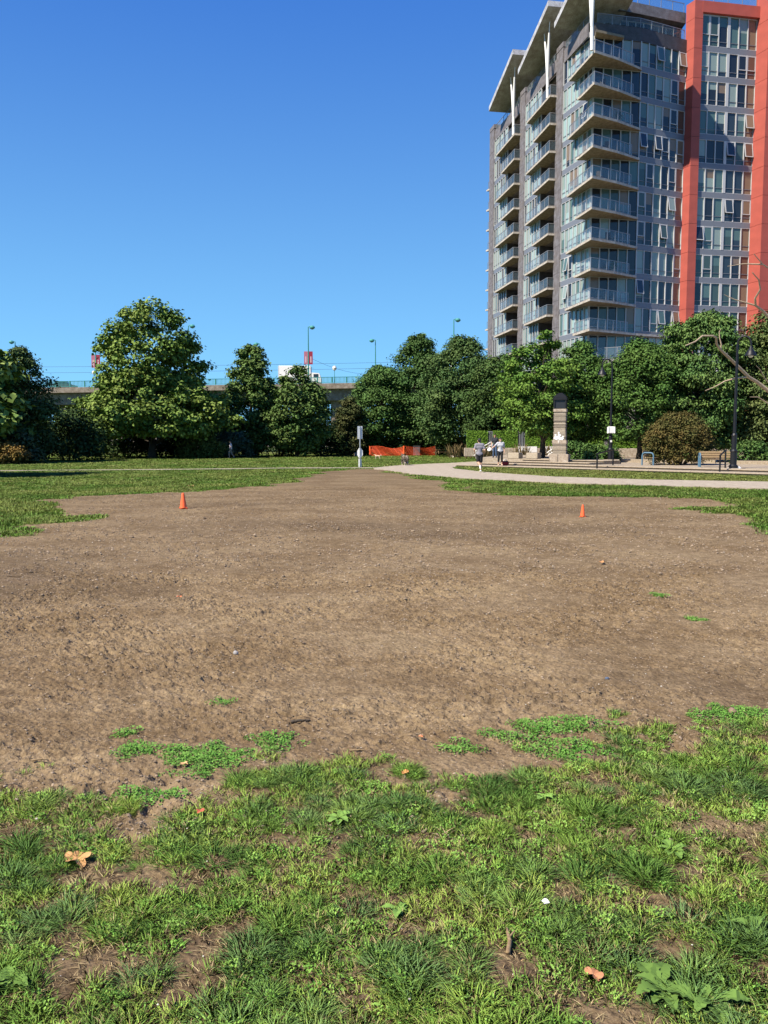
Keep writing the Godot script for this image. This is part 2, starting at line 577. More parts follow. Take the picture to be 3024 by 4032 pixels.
func paths_and_plaza() -> void:
	sheet("path", PATH_POLY, 0.05, M.gravel_path, 0.22)
	sheet("path", LEFT_PATH, 0.046, M.gravel_path, 0.12)
	# plaza: two long low steps, and two more up to the terrace left of the clock pillar
	var dirn := Vector2(4.63, 5.4).normalized()   # along the front, running right and towards the camera
	var back := Vector2(dirn.y, -dirn.x)         # away from the lawn
	var p0 := Vector2(4.8, -55.0)
	var p1 := Vector2(20.0, -38.9)
	var far := Vector2(46.0, -12.0)
	var plaza := Node3D.new()
	plaza.name = numbered("plaza")
	add_child(plaza)
	plaza.set_meta("kind", "structure")
	# broad treads with low risers, the lower two along the whole front, the upper two left of the clock pillar
	var lv := [[0.0, 0.12, 0.0, 62.0, 26], [1.7, 0.235, 0.3, 62.0, 26], [3.3, 0.345, 0.9, 8.2, 5], [4.8, 0.455, 1.6, 8.2, 5]]
	for k in 4:
		var off: float = lv[k][0]
		var y1: float = lv[k][1]
		var s0: float = lv[k][2]
		var s1: float = lv[k][3]
		var nblk: int = lv[k][4]
		var ang := Basis(Vector3(dirn.x, 0, dirn.y), Vector3.UP, Vector3(-dirn.y, 0, dirn.x))
		for i in nblk:
			var a := p0 + dirn * lerpf(s0, s1, float(i) / nblk) + back * off
			var bb := p0 + dirn * lerpf(s0, s1, float(i + 1) / nblk) + back * off
			var ctr := (a + bb) * 0.5 + back * 0.88
			var blk := mb()
			blk.cbox(Vector3(ctr.x, y1 * 0.5 - 0.175, ctr.y), Vector3(a.distance_to(bb) - 0.008, y1 + 0.25, 1.76), 0.012, ang)
			obj("riser", blk.mesh(), M.step, plaza)
			var trd := mb()
			trd.cbox(Vector3(ctr.x, y1 - 0.022, ctr.y) + ang.z * 0.08, Vector3(a.distance_to(bb) - 0.006, 0.045, 1.78), 0.01, ang)
			obj("tread", trd.mesh(), M.step, plaza)
	var q0 := p0 + back * 3.3
	var fl := mb()
	fl.prism(PackedVector2Array([q0, far + back * 3.3, Vector2(62, -30), Vector2(62, -80), Vector2(13, -80), Vector2(9.0, -64)]), -0.1, 0.23)
	obj("paving", fl.mesh(), M.paving, plaza)
	var t0 := p0 + dirn * 2.0 + back * 6.4
	var t1 := p0 + dirn * 8.2 + back * 6.4
	var ter := mb()
	ter.prism(PackedVector2Array([t0, t1, Vector2(17.0, -60), Vector2(19, -76), Vector2(11.0, -76), Vector2(7.6, -64.5), Vector2(7.4, -60.5)]), 0.0, 0.45)
	obj("terrace", ter.mesh(), M.paving, plaza)
	# low planter kerbs at the back of the plaza
	for seg in [[14.0, -58.2, 18.6, -56.2], [18.7, -56.2, 21.8, -54.6], [22.0, -52.6, 27.0, -50.5], [27.1, -50.5, 34, -46]]:
		var a := Vector2(seg[0], seg[1])
		var bb := Vector2(seg[2], seg[3])
		var u := (bb - a).normalized()
		var ang := Basis(Vector3(u.x, 0, u.y), Vector3.UP, Vector3(-u.y, 0, u.x))
		var k := mb()
		k.cbox(Vector3((a.x + bb.x) / 2, 0.33, (a.y + bb.y) / 2), Vector3(a.distance_to(bb), 0.24, 0.35), 0.02, ang)
		obj("planter_kerb", k.mesh(), M.step, plaza)

# ---------------------------------------------------------------- apartment tower
const LV0 := 12.35
const SH := 2.82
var tower: Node3D

func seg_basis(P: Vector2, Q: Vector2) -> Basis:
	var d := (Q - P).normalized()
	return Basis(Vector3(d.x, 0, d.y), Vector3.UP, Vector3(-d.y, 0, d.x))

func at3(P: Vector2, y: float) -> Vector3:
	return Vector3(P.x, y, P.y)

# one storey of window wall between P and Q (left to right seen from outside)
func window_band(P: Vector2, Q: Vector2, y0: float, y1: float, n: int, glass: Array, singly: bool, opt := {}) -> void:
	var bas := seg_basis(P, Q)
	var w := P.distance_to(Q)
	var win := Node3D.new()
	win.name = "window"
	tower.add_child(win, true)
	win.position = Vector3.ZERO
	var org := tower.position
	var sill := 0.5
	var fr := mb()
	fr.org = org
	var stuff := mb()
	stuff.org = org
	stuff.tinted = true
	var thick: int = opt.get("thick", -1)
	var x := 0.0
	var extra := 0.22 if thick >= 0 else 0.0
	var pw := (w - extra) / n
	for k in n + 1:
		var mw := 0.09
		if k == thick:
			mw = 0.30
			x += extra
		var mx := x - (extra * 0.5 if k == thick else 0.0)
		fr.box(at3(P, (y0 + y1) * 0.5) + bas.x * mx + bas.z * 0.06, Vector3(mw, y1 - y0, 0.12), bas)
		if k < n:
			var m: Material = M[glass[k % glass.size()]]
			var ctr := at3(P, (y0 + y1) * 0.5) + bas.x * (x + pw * 0.5)
			if singly:
				bar("pane", win, m, ctr, Vector3(pw - 0.09, y1 - y0 - 0.06, 0.03), bas, org)
				if m != M.glass_tan and m != M.glass_brown and rng.randf() < 0.34:
					var drop := (y1 - y0 - 0.1) * rng.randf_range(0.2, 0.95)
					bar("blind", win, [M.glass_blind, M.glass_teal, M.glass_tan][rng.randi() % 3], at3(P, y1 - 0.04 - drop * 0.5) + bas.x * (x + pw * 0.5) + bas.z * 0.012, Vector3(pw - 0.11, drop, 0.012), bas, org)
				if rng.randf() < opt.get("vents", 0.0):
					# an awning sash, some propped open
					var open := rng.randf() < 0.35
					var vb := bas.rotated(bas.x, -0.16 if open else 0.0)
					var vh := (y1 - y0) * 0.62
					var vc := at3(P, y1 - 0.05) + bas.x * (x + pw * 0.5) + bas.z * 0.06 - vb.y * vh * 0.5
					var sash := mb()
					sash.org = org
					for e in [-1, 1]:
						sash.box(vc + vb.x * e * (pw * 0.5 - 0.09) + vb.z * 0.02, Vector3(0.07, vh, 0.05), vb)
						sash.box(vc + vb.y * e * (vh * 0.5 - 0.035) + vb.z * 0.02, Vector3(pw - 0.25, 0.07, 0.05), vb)
					obj("vent_sash", sash.mesh(), M.frame, win)
					bar("vent_pane", win, m, vc + vb.z * 0.012, Vector3(pw - 0.25, vh - 0.14, 0.02), vb, org)
			else:
				stuff.col = m.albedo_color.srgb_to_linear()
				stuff.box(ctr, Vector3(pw - 0.09, y1 - y0 - 0.06, 0.03), bas)
			x += pw
	var mid := at3(P, 0) + bas.x * w * 0.5
	fr.box(mid + Vector3.UP * y0 + bas.z * 0.05, Vector3(w, 0.07, 0.1), bas)
	fr.box(mid + Vector3.UP * y1 + bas.z * 0.05, Vector3(w, 0.07, 0.1), bas)
	obj("frame", fr.mesh(), M.frame, win)
	var tr := mb()
	tr.org = org
	tr.box(mid + Vector3.UP * (y0 + sill) + bas.z * 0.03, Vector3(w, 0.05, 0.06), bas)
	obj("transom", tr.mesh(), M.spandrel, win)
	if not singly:
		var so := obj("pane", stuff.mesh(), M.far_glass, win)
		so.set_meta("kind", "stuff")

func spandrel(P: Vector2, Q: Vector2, y0: float, y1: float, m: Material) -> void:
	var bas := seg_basis(P, Q)
	bar("spandrel", tower, m, at3((P + Q) * 0.5, (y0 + y1) * 0.5) + bas.z * 0.02, Vector3(P.distance_to(Q), y1 - y0, 0.16), bas)

# slab outline in plan; rail: polyline of its outer edge
func balcony(poly: Array, y: float, rail: Array, th := 0.19, rail_h := 1.05) -> void:
	var b := Node3D.new()
	b.name = "balcony"
	tower.add_child(b, true)
	var org := tower.position
	var s := mb()
	s.org = org
	s.prism(v2(poly), y - th, y)
	obj("slab", s.mesh(), M.slab, b)
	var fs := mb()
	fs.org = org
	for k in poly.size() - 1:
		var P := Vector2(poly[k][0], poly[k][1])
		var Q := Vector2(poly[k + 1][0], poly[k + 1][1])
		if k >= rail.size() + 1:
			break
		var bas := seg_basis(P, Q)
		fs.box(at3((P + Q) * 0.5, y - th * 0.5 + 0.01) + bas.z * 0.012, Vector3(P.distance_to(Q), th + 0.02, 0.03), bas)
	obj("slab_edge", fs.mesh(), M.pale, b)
	railing(b, org, rail, y, rail_h, 1.25)

func railing(parent: Node3D, org: Vector3, line: Array, y: float, h: float, pitch: float) -> void:
	var rl := mb()
	rl.org = org
	for k in line.size() - 1:
		var P := Vector2(line[k][0], line[k][1])
		var Q := Vector2(line[k + 1][0], line[k + 1][1])
		var bas := seg_basis(P, Q)
		var L := P.distance_to(Q)
		var n := int(maxf(1.0, roundf(L / pitch)))
		rl.box(at3((P + Q) * 0.5, y + h), Vector3(L, 0.05, 0.06), bas)
		rl.box(at3((P + Q) * 0.5, y + 0.1), Vector3(L, 0.04, 0.04), bas)
		for i in n + (1 if k == line.size() - 2 else 0):
			bar("railing_post", parent, M.rail, at3(P.lerp(Q, float(i) / n), y + h * 0.5), Vector3(0.05, h, 0.05), bas, org)
		for i in n:
			bar("glass_panel", parent, M.rail_glass, at3(P.lerp(Q, (i + 0.5) / n), y + h * 0.55), Vector3(L / n - 0.1, h - 0.24, 0.015), bas, org)
	obj("handrail", rl.mesh(), M.rail, parent)

func facade_x(d: float) -> float:
	return 18.3 - 0.187 * (d - 89.7)

func fp(d: float, out := 0.0) -> Vector2:
	return Vector2(facade_x(d), -d) + Vector2(-0.983, 0.184) * out

func apartment_tower() -> void:
	tower = thing("apartment_tower", "tall glass apartment tower with grey piers, red columns, corner balconies and slanted roof canopies", "building", Vector3(25, 0, -95))
	M.far_glass = tint_mat(0.05)
	M.far_glass.metallic_specular = 0.75
	var org := tower.position
	var r := RandomNumberGenerator.new()
	r.seed = 77
	var corner := Vector2(20.15, -82.95)
	var mid := Vector2(24.95, -84.0)
	var red_l := Vector2(30.2, -86.45)
	var r1 := Vector2(31.35, -85.95)
	var r2 := Vector2(37.5, -87.2)
	# inner core and floors
	var core := mb(tower)
	core.prism(v2([[17.2, -110.0], [22.1, -86.4], [25, -86.9], [30.7, -89.2], [37.5, -89.8], [42, -90.4], [42, -113], [19.5, -118]]), 0.0, 40.4)
	obj("core", core.mesh(), M.dark, tower)
	var foot := v2([[14.45, -112.0], [20.25, -83.25], [25.0, -84.3], [30.4, -86.8], [37.3, -87.5], [43.0, -88.6], [43.0, -116], [19.0, -121]])
	for n in range(-3, 11):
		var fl := mb(tower)
		var y := LV0 + SH * n
		fl.prism(foot, y - 0.24, y + 0.02)
		obj("floor_slab", fl.mesh(), M.grey_panel, tower)
	# left facade: three bays, dark piers
	var pier := [[88.5, 90.2], [99.4, 101.0], [110.6, 112.4]]
	for p in pier:
		var d: float = (p[0] + p[1]) * 0.5
		var bas := seg_basis(fp(p[1]), fp(p[0]))
		var pr := mb(tower)
		for k in 15:
			var y := -0.4 + SH * k
			pr.box(at3(fp(d, -0.2), y + SH * 0.5 - 0.015), Vector3(p[1] - p[0], SH - 0.03, 0.8), bas)
		obj("pier", pr.mesh(), M.grey_panel, tower)
		bar("pier_joint", tower, M.dark_panel, at3(fp(d, -0.22), 20.9), Vector3(p[1] - p[0] - 0.04, 40.8, 0.74), bas)
		bar("pier_cap", tower, M.grey_panel, at3(fp(d, -0.2), 42.2), Vector3(p[1] - p[0] + 0.05, 0.5, 0.82), bas)
	var cool := ["glass_sky", "glass_blind", "glass_sky", "glass_teal"]
	for n in range(-3, 10):
		var y := LV0 + SH * n
		var seen := n >= -1
		# corner bay, left side
		var P := fp(88.5)
		var g := []
		for k in 7:
			g.append(cool[r.randi() % 4] if r.randf() < 0.75 else "glass_dark")
		spandrel(P, corner, y - 0.2, y + 0.34, M.spandrel)
		window_band(P, corner, y + 0.34, y + SH - 0.2, 7, g, n >= 1, {"vents": 0.12})
		# bay two and three: windows in the far half, loggia in the near half
		for bay in [[99.4, 94.6, 90.2], [110.6, 105.6, 101.0]]:
			g = []
			for k in 6:
				g.append(cool[r.randi() % 4] if r.randf() < 0.7 else "glass_dark")
			var A := fp(bay[0])
			var B := fp(bay[1])
			spandrel(A, B, y - 0.2, y + 0.34, M.spandrel)
			window_band(A, B, y + 0.34, y + SH - 0.2, 6, g, false)
			if seen or n == -2:
				var bas := seg_basis(A, B)
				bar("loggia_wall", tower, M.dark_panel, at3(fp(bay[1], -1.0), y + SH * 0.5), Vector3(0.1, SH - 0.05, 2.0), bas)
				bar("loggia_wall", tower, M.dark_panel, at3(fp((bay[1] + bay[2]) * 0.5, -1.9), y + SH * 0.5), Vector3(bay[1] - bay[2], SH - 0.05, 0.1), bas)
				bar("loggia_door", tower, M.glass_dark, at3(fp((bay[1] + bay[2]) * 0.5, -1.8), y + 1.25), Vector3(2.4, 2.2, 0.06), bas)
				var long := (n % 2 + 2) % 2 == 1
				var dl: float = bay[2] + (7.1 if long else 4.9)
				var near: float = bay[2] - 0.2
				var i0 := fp(near, -1.9)
				var o0 := fp(near, 0.95)
				var o1 := fp(dl, 0.75)
				var i1 := fp(dl + 0.2, 0.0)
				var m1 := fp(bay[1], 0.0)
				var m2 := fp(bay[1], -1.9)
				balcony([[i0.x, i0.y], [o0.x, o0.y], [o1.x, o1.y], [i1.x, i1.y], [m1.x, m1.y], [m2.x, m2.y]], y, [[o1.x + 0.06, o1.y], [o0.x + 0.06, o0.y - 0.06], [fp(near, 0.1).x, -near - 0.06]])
		# corner balcony
		if n >= 0:
			var long := n % 2 == 1
			var lx := [18.48, -86.15] if long else [18.78, -83.65]
			var li := [19.05, -86.2] if long else [20.0, -83.7]
			var poly := [lx, [18.98, -83.0], [19.5, -80.0], [22.2, -81.6], [24.95, -83.62], [24.95, -84.25], [20.4, -83.25], li]
			if n == 0:
				poly = [lx, [18.98, -83.0], [19.5, -80.0], [22.2, -81.6], [24.95, -83.3], [30.25, -85.9], [30.25, -86.6], [24.95, -84.25], [20.4, -83.25], li]
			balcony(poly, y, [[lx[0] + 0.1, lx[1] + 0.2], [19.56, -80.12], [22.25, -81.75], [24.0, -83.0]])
		# glazing behind the corner balcony, right side
		g = []
		for k in 5:
			g.append(["glass_dark", "glass_mid", "glass_green", "glass_dark", "glass_teal"][r.randi() % 5])
		spandrel(corner, mid, y - 0.2, y + 0.12, M.spandrel)
		window_band(corner, mid, y + 0.12, y + SH - 0.2, 5, g, n >= 0)
		# right facade up to the first red column
		g = []
		for k in 5:
			g.append(["glass_dark", "glass_mid", "glass_green", "glass_teal", "glass_mid", "glass_blind"][r.randi() % 6])
		g.append("glass_tan" if r.randf() < 0.75 else "glass_brown")
		spandrel(mid, red_l, y - 0.2, y + 0.34, M.spandrel)
		window_band(mid, red_l, y + 0.34, y + SH - 0.2, 6, g, n >= 0, {"vents": 0.22})
	# between the red columns, one storey more
	for n in range(-3, 11):
		var y := LV0 + SH * n
		var g := []
		for k in 5:
			g.append(["glass_dark", "glass_mid", "glass_green", "glass_teal", "glass_blind", "glass_dark"][r.randi() % 6])
		g.append("glass_tan" if r.randf() < 0.45 else "glass_brown")
		spandrel(r1, r2, y - 0.2, y + 0.34, M.spandrel)
		window_band(r1, r2, y + 0.34, y + (SH - 0.2 if n < 10 else 3.3), 6, g, n >= 0, {"thick": 3, "vents": 0.25})
	# red columns and the beam across their heads
	for cl in [[[30.15, -86.55], [30.62, -85.45], [31.5, -85.62], [31.4, -87.0]], [[37.42, -87.3], [38.02, -85.6], [40.5, -86.15], [40.2, -88.4]]]:
		var col := mb(tower)
		var top: float = 45.0 if cl[0][0] < 33 else 47.5
		var y := 1.0
		while y < top:
			var y2 := minf(y + SH - 0.03, top)
			if top - y2 < 0.4:
				y2 = top
			col.prism(v2(cl), y, y2)
			y = y2 + 0.03
		obj("red_column", col.mesh(), M.red, tower)
		var cx := 0.0
		var cz := 0.0
		for q in cl:
			cx += q[0] / 4
			cz += q[1] / 4
		var inn := []
		for q in cl:
			inn.append([lerpf(q[0], cx, 0.06), lerpf(q[1], cz, 0.06)])
		var jn := mb(tower)
		jn.prism(v2(inn), 1.0, top - 0.1)
		obj("column_joint", jn.mesh(), M.dark_panel, tower)
	var beam := mb(tower)
	beam.prism(v2([[31.45, -85.58], [37.9, -86.8], [37.3, -88.0], [31.3, -88.0]]), 43.92, 45.0)
	obj("red_beam", beam.mesh(), M.red, tower)
	# top of the right wing: fascia, terrace, penthouse, upper fascia, railings
	spandrel(corner, mid, 40.3, 41.6, M.dark_panel)
	spandrel(mid, red_l, 40.3, 41.6, M.dark_panel)
	var roof := mb(tower)
	roof.prism(v2([[14.5, -112.0], [20.3, -83.3], [25.0, -84.3], [30.4, -86.8], [37.3, -87.6], [43.0, -88.6], [43.0, -116], [19.0, -121]]), 40.62, 41.0)
	obj("roof_deck", roof.mesh(), M.dark_panel, tower)
	railing(tower, org, [[20.5, -83.2], [24.9, -84.15], [30.0, -86.5]], 41.6, 1.0, 1.3)
	var pent := [Vector2(21.9, -86.2), Vector2(26.0, -87.0), Vector2(30.3, -88.6)]
	for k in 2:
		window_band(pent[k], pent[k + 1], 41.0, 43.5, 5, ["glass_dark", "glass_mid", "glass_mid", "glass_dark"], false)
	window_band(Vector2(16.9, -110.5), pent[0], 41.0, 44.2, 16, ["glass_dark", "glass_mid"], false)
	var up := mb(tower)
	up.prism(v2([[23.0, -84.6], [30.35, -87.2], [30.6, -100], [21, -100], [21.6, -86.4]]), 43.6, 44.6)
	obj("upper_fascia", up.mesh(), M.grey_panel, tower)
	railing(tower, org, [[25.0, -85.6], [30.2, -87.4]], 44.6, 1.0, 1.3)
	railing(tower, org, [[31.2, -86.0], [37.4, -87.2]], 45.0, 1.0, 1.5)
	var ph := mb(tower)
	ph.prism(v2([[21.0, -88.2], [23.6, -86.6], [24.8, -88], [26, -104], [20, -106]]), 44.6, 47.2)
	obj("penthouse", ph.mesh(), M.dark_panel, tower)
	# small canopy over the top corner balcony
	var can := mb(tower)
	can.prism(v2([[20.0, -81.7], [23.0, -82.9], [23.0, -83.9], [20.2, -83.0]]), 40.2, 40.42)
	obj("corner_canopy", can.mesh(), M.slab, tower)
	# parapets over the left bays
	for bay in [[99.4, 90.2], [110.6, 101.0], [88.5, 82.9]]:
		var A := fp(bay[0])
		var B := fp(bay[1])
		spandrel(A, B, 40.3, 41.55, M.grey_panel)
		railing(tower, org, [[A.x + 0.1, A.y], [B.x + 0.1, B.y]], 41.55, 0.85, 1.4)
	# slanted roof canopies with V struts
	for cn in [[107.6, 99.0], [97.2, 88.5], [86.8, 77.8]]:
		var lo := 42.75
		var hi := 45.75
		var th := 0.55
		var a0 := fp(cn[0], 1.9)
		var a1 := fp(cn[1], 1.9)
		var b1 := fp(cn[1], -4.5)
		var b0 := fp(cn[0], -4.5)
		var cm := mb(tower)
		var L0 := at3(a0, lo)
		var L1 := at3(a1, hi)
		var L2 := at3(b1, hi)
		var L3 := at3(b0, lo)
		var u := Vector3.UP * th
		cm.quad(L0 + u, L3 + u, L2 + u, L1 + u)
		cm.quad(L0, L0 + u, L1 + u, L1)
		cm.quad(L1, L1 + u, L2 + u, L2)
		cm.quad(L2, L2 + u, L3 + u, L3)
		cm.quad(L3, L3 + u, L0 + u, L0)
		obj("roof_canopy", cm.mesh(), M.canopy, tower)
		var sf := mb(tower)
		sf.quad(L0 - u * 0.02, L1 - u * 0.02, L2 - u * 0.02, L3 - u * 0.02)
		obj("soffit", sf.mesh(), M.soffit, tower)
		# strut: stem from the top balcony edge, forking under the soffit
		var sd: float = cn[1] + 2.5
		var base := at3(fp(sd, 0.8), 37.8)
		var fork := at3(fp(sd, 0.85), 41.1)
		var vs := mb(tower)
		vs.tube([base, fork + Vector3(0, 0, -0.03)], [0.17, 0.16], 10)
		for e in [-1, 1]:
			var dt: float = sd + e * 0.75
			var t: float = (cn[0] - dt) / (cn[0] - cn[1])
			var tip := at3(fp(dt, 1.0), lerpf(lo, hi, t))
			vs.tube([fork - Vector3.UP * 1.2, fork + (tip - fork) * 0.35, tip - (tip - fork) * 0.25], [0.15, 0.15, 0.10], 10)
			vs.tube([tip - (tip - fork) * 0.25, tip], [0.05, 0.05], 6)
		obj("strut", vs.mesh(), M.white, tower)
	# balconies round the back corner, seen past the left end
	for n in range(-1, 10):
		var y := LV0 + SH * n
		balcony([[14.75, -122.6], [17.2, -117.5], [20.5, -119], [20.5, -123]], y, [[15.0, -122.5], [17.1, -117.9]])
	var bw := mb(tower)
	bw.prism(v2([[14.6, -112.2], [16.0, -112.0], [20.5, -117.0], [20.0, -121.0], [16.4, -116.5]]), 1.0, 41.6)
	obj("end_wall", bw.mesh(), M.grey_panel, tower)
	# podium in front with a railed terrace and pale canopies
	var pd := mb(tower)
	pd.prism(v2([[20.6, -81.6], [24.0, -79.2], [31.5, -80.4], [31.8, -85.2], [25.0, -83.4], [20.9, -82.6]]), 1.0, 9.6)
	obj("podium", pd.mesh(), M.grey_panel, tower)
	railing(tower, org, [[20.7, -81.6], [24.0, -79.3], [31.4, -80.5]], 9.6, 1.1, 1.1)
	for q in [[22.9, -79.4, 2.4, 8.3], [28.2, -79.2, 3.2, 8.3], [25.5, -79.0, 2.4, 5.4], [19.4, -81.5, 2.6, 6.2], [30.5, -79.5, 3.0, 5.4]]:
		bar("canopy_slab", tower, M.pale, Vector3(q[0], q[3], q[1]), Vector3(q[2], 0.25, 1.4))
	for k in 5:
		for f in 3:
			bar("podium_window", tower, [M.glass_mid, M.glass_green, M.glass_dark][(k + f) % 3], Vector3(24.6 + k * 1.45, 2.6 + f * 2.7, -79.26 - k * 0.232), Vector3(0.95, 1.7, 0.06), Basis(Vector3.UP, -0.159))

func balcony_things() -> void:
	for q in [[8, 20.9, -82.0, "second corner balcony from the top"], [6, 21.4, -82.2, "fourth corner balcony from the top"], [5, 20.7, -81.8, "fifth corner balcony from the top"], [3, 21.6, -82.3, "seventh corner balcony from the top"]]:
		var y: float = LV0 + SH * q[0]
		var t := thing("patio_chair", "dark patio chair on the tower's %s" % q[3], "chair", Vector3(q[1], y, q[2]), 0.5 + q[1], "patio chairs on the balconies")
		var s := MB.new()
		s.cbox(Vector3(0, 0.42, 0), Vector3(0.55, 0.06, 0.52), 0.015)
		obj("seat", s.mesh(), M.dark, t)
		var b := MB.new()
		b.cbox(Vector3(0, 0.72, -0.25), Vector3(0.55, 0.6, 0.05), 0.015)
		obj("backrest", b.mesh(), M.dark, t)
		for e in [[-1, -1], [1, -1], [1, 1], [-1, 1]]:
			var l := MB.new()
			l.box(Vector3(e[0] * 0.24, 0.2, e[1] * 0.22), Vector3(0.04, 0.4, 0.04))
			obj("leg", l.mesh(), M.dark, t)
	for q in [[7, 22.6, -82.6, "third corner balcony from the top"], [2, 22.4, -82.5, "eighth corner balcony from the top"]]:
		var y: float = LV0 + SH * q[0]
		var t := thing("potted_plant", "potted green plant on the tower's %s" % q[3], "plant", Vector3(q[1], y, q[2]), 0.0, "potted plants on the balconies")
		var p := MB.new()
		p.lathe(Vector3.ZERO, [Vector2(0.01, 0.0), Vector2(0.18, 0.0), Vector2(0.24, 0.4), Vector2(0.21, 0.4), Vector2(0.2, 0.34), Vector2(0.01, 0.34)], 12)
		obj("pot", p.mesh(), M.stone, t)
		var L := Leaves.new()
		var r := RandomNumberGenerator.new()
		r.seed = 30 + int(q[0])
		clump(L, r, Vector3(0, 0.75, 0), Vector3(0.35, 0.45, 0.35), 260, 0.13, 0.35, Color(0.03, 0.07, 0.02), Color(0.08, 0.14, 0.04), 0.3)
		obj("foliage", L.mesh(), M.leaf, t)

func neighbour_tower() -> void:
	var t := thing("glass_tower", "dark glass tower with black slab edges at the right edge behind the red column", "building", Vector3(48, 0, -96))
	var core := mb(t)
	core.prism(v2([[42.0, -92.5], [56, -94], [56, -110], [42.5, -110]]), 0.0, 48.0)
	obj("wall", core.mesh(), M.glass_mid, t)
	for n in 16:
		var y := 3.0 + 2.85 * n
		bar("slab", t, M.dark, Vector3(49, y, -93.6), Vector3(14.5, 0.3, 4.0), Basis(Vector3.UP, -0.107))
		for k in 6:
			bar("mullion", t, M.rail, Vector3(42.6 + 1.6 * k, y + 1.4, -92.5 - 0.17 * k), Vector3(0.08, 2.5, 0.08))
	var low := thing("podium_building", "low building behind the plaza trees with white balconies", "building", Vector3(18, 0, -79))
	bar("wall", low, M.grey_panel, Vector3(16.6, 3.4, -79.4), Vector3(9.0, 6.8, 2.0))
	for f in 2:
		for k in 4:
			bar("window", low, [M.glass_mid, M.glass_dark][k % 2], Vector3(13.4 + k * 2.1, 2.0 + f * 2.9, -78.36), Vector3(1.3, 1.7, 0.06))
			bar("balcony", low, M.white, Vector3(13.4 + k * 2.1, 0.95 + f * 2.9, -77.9), Vector3(1.7, 0.55, 0.9))

# ---------------------------------------------------------------- bridge
func deck_y(x: float) -> float:
	return 11.45 + (x + 56.0) * 0.0155

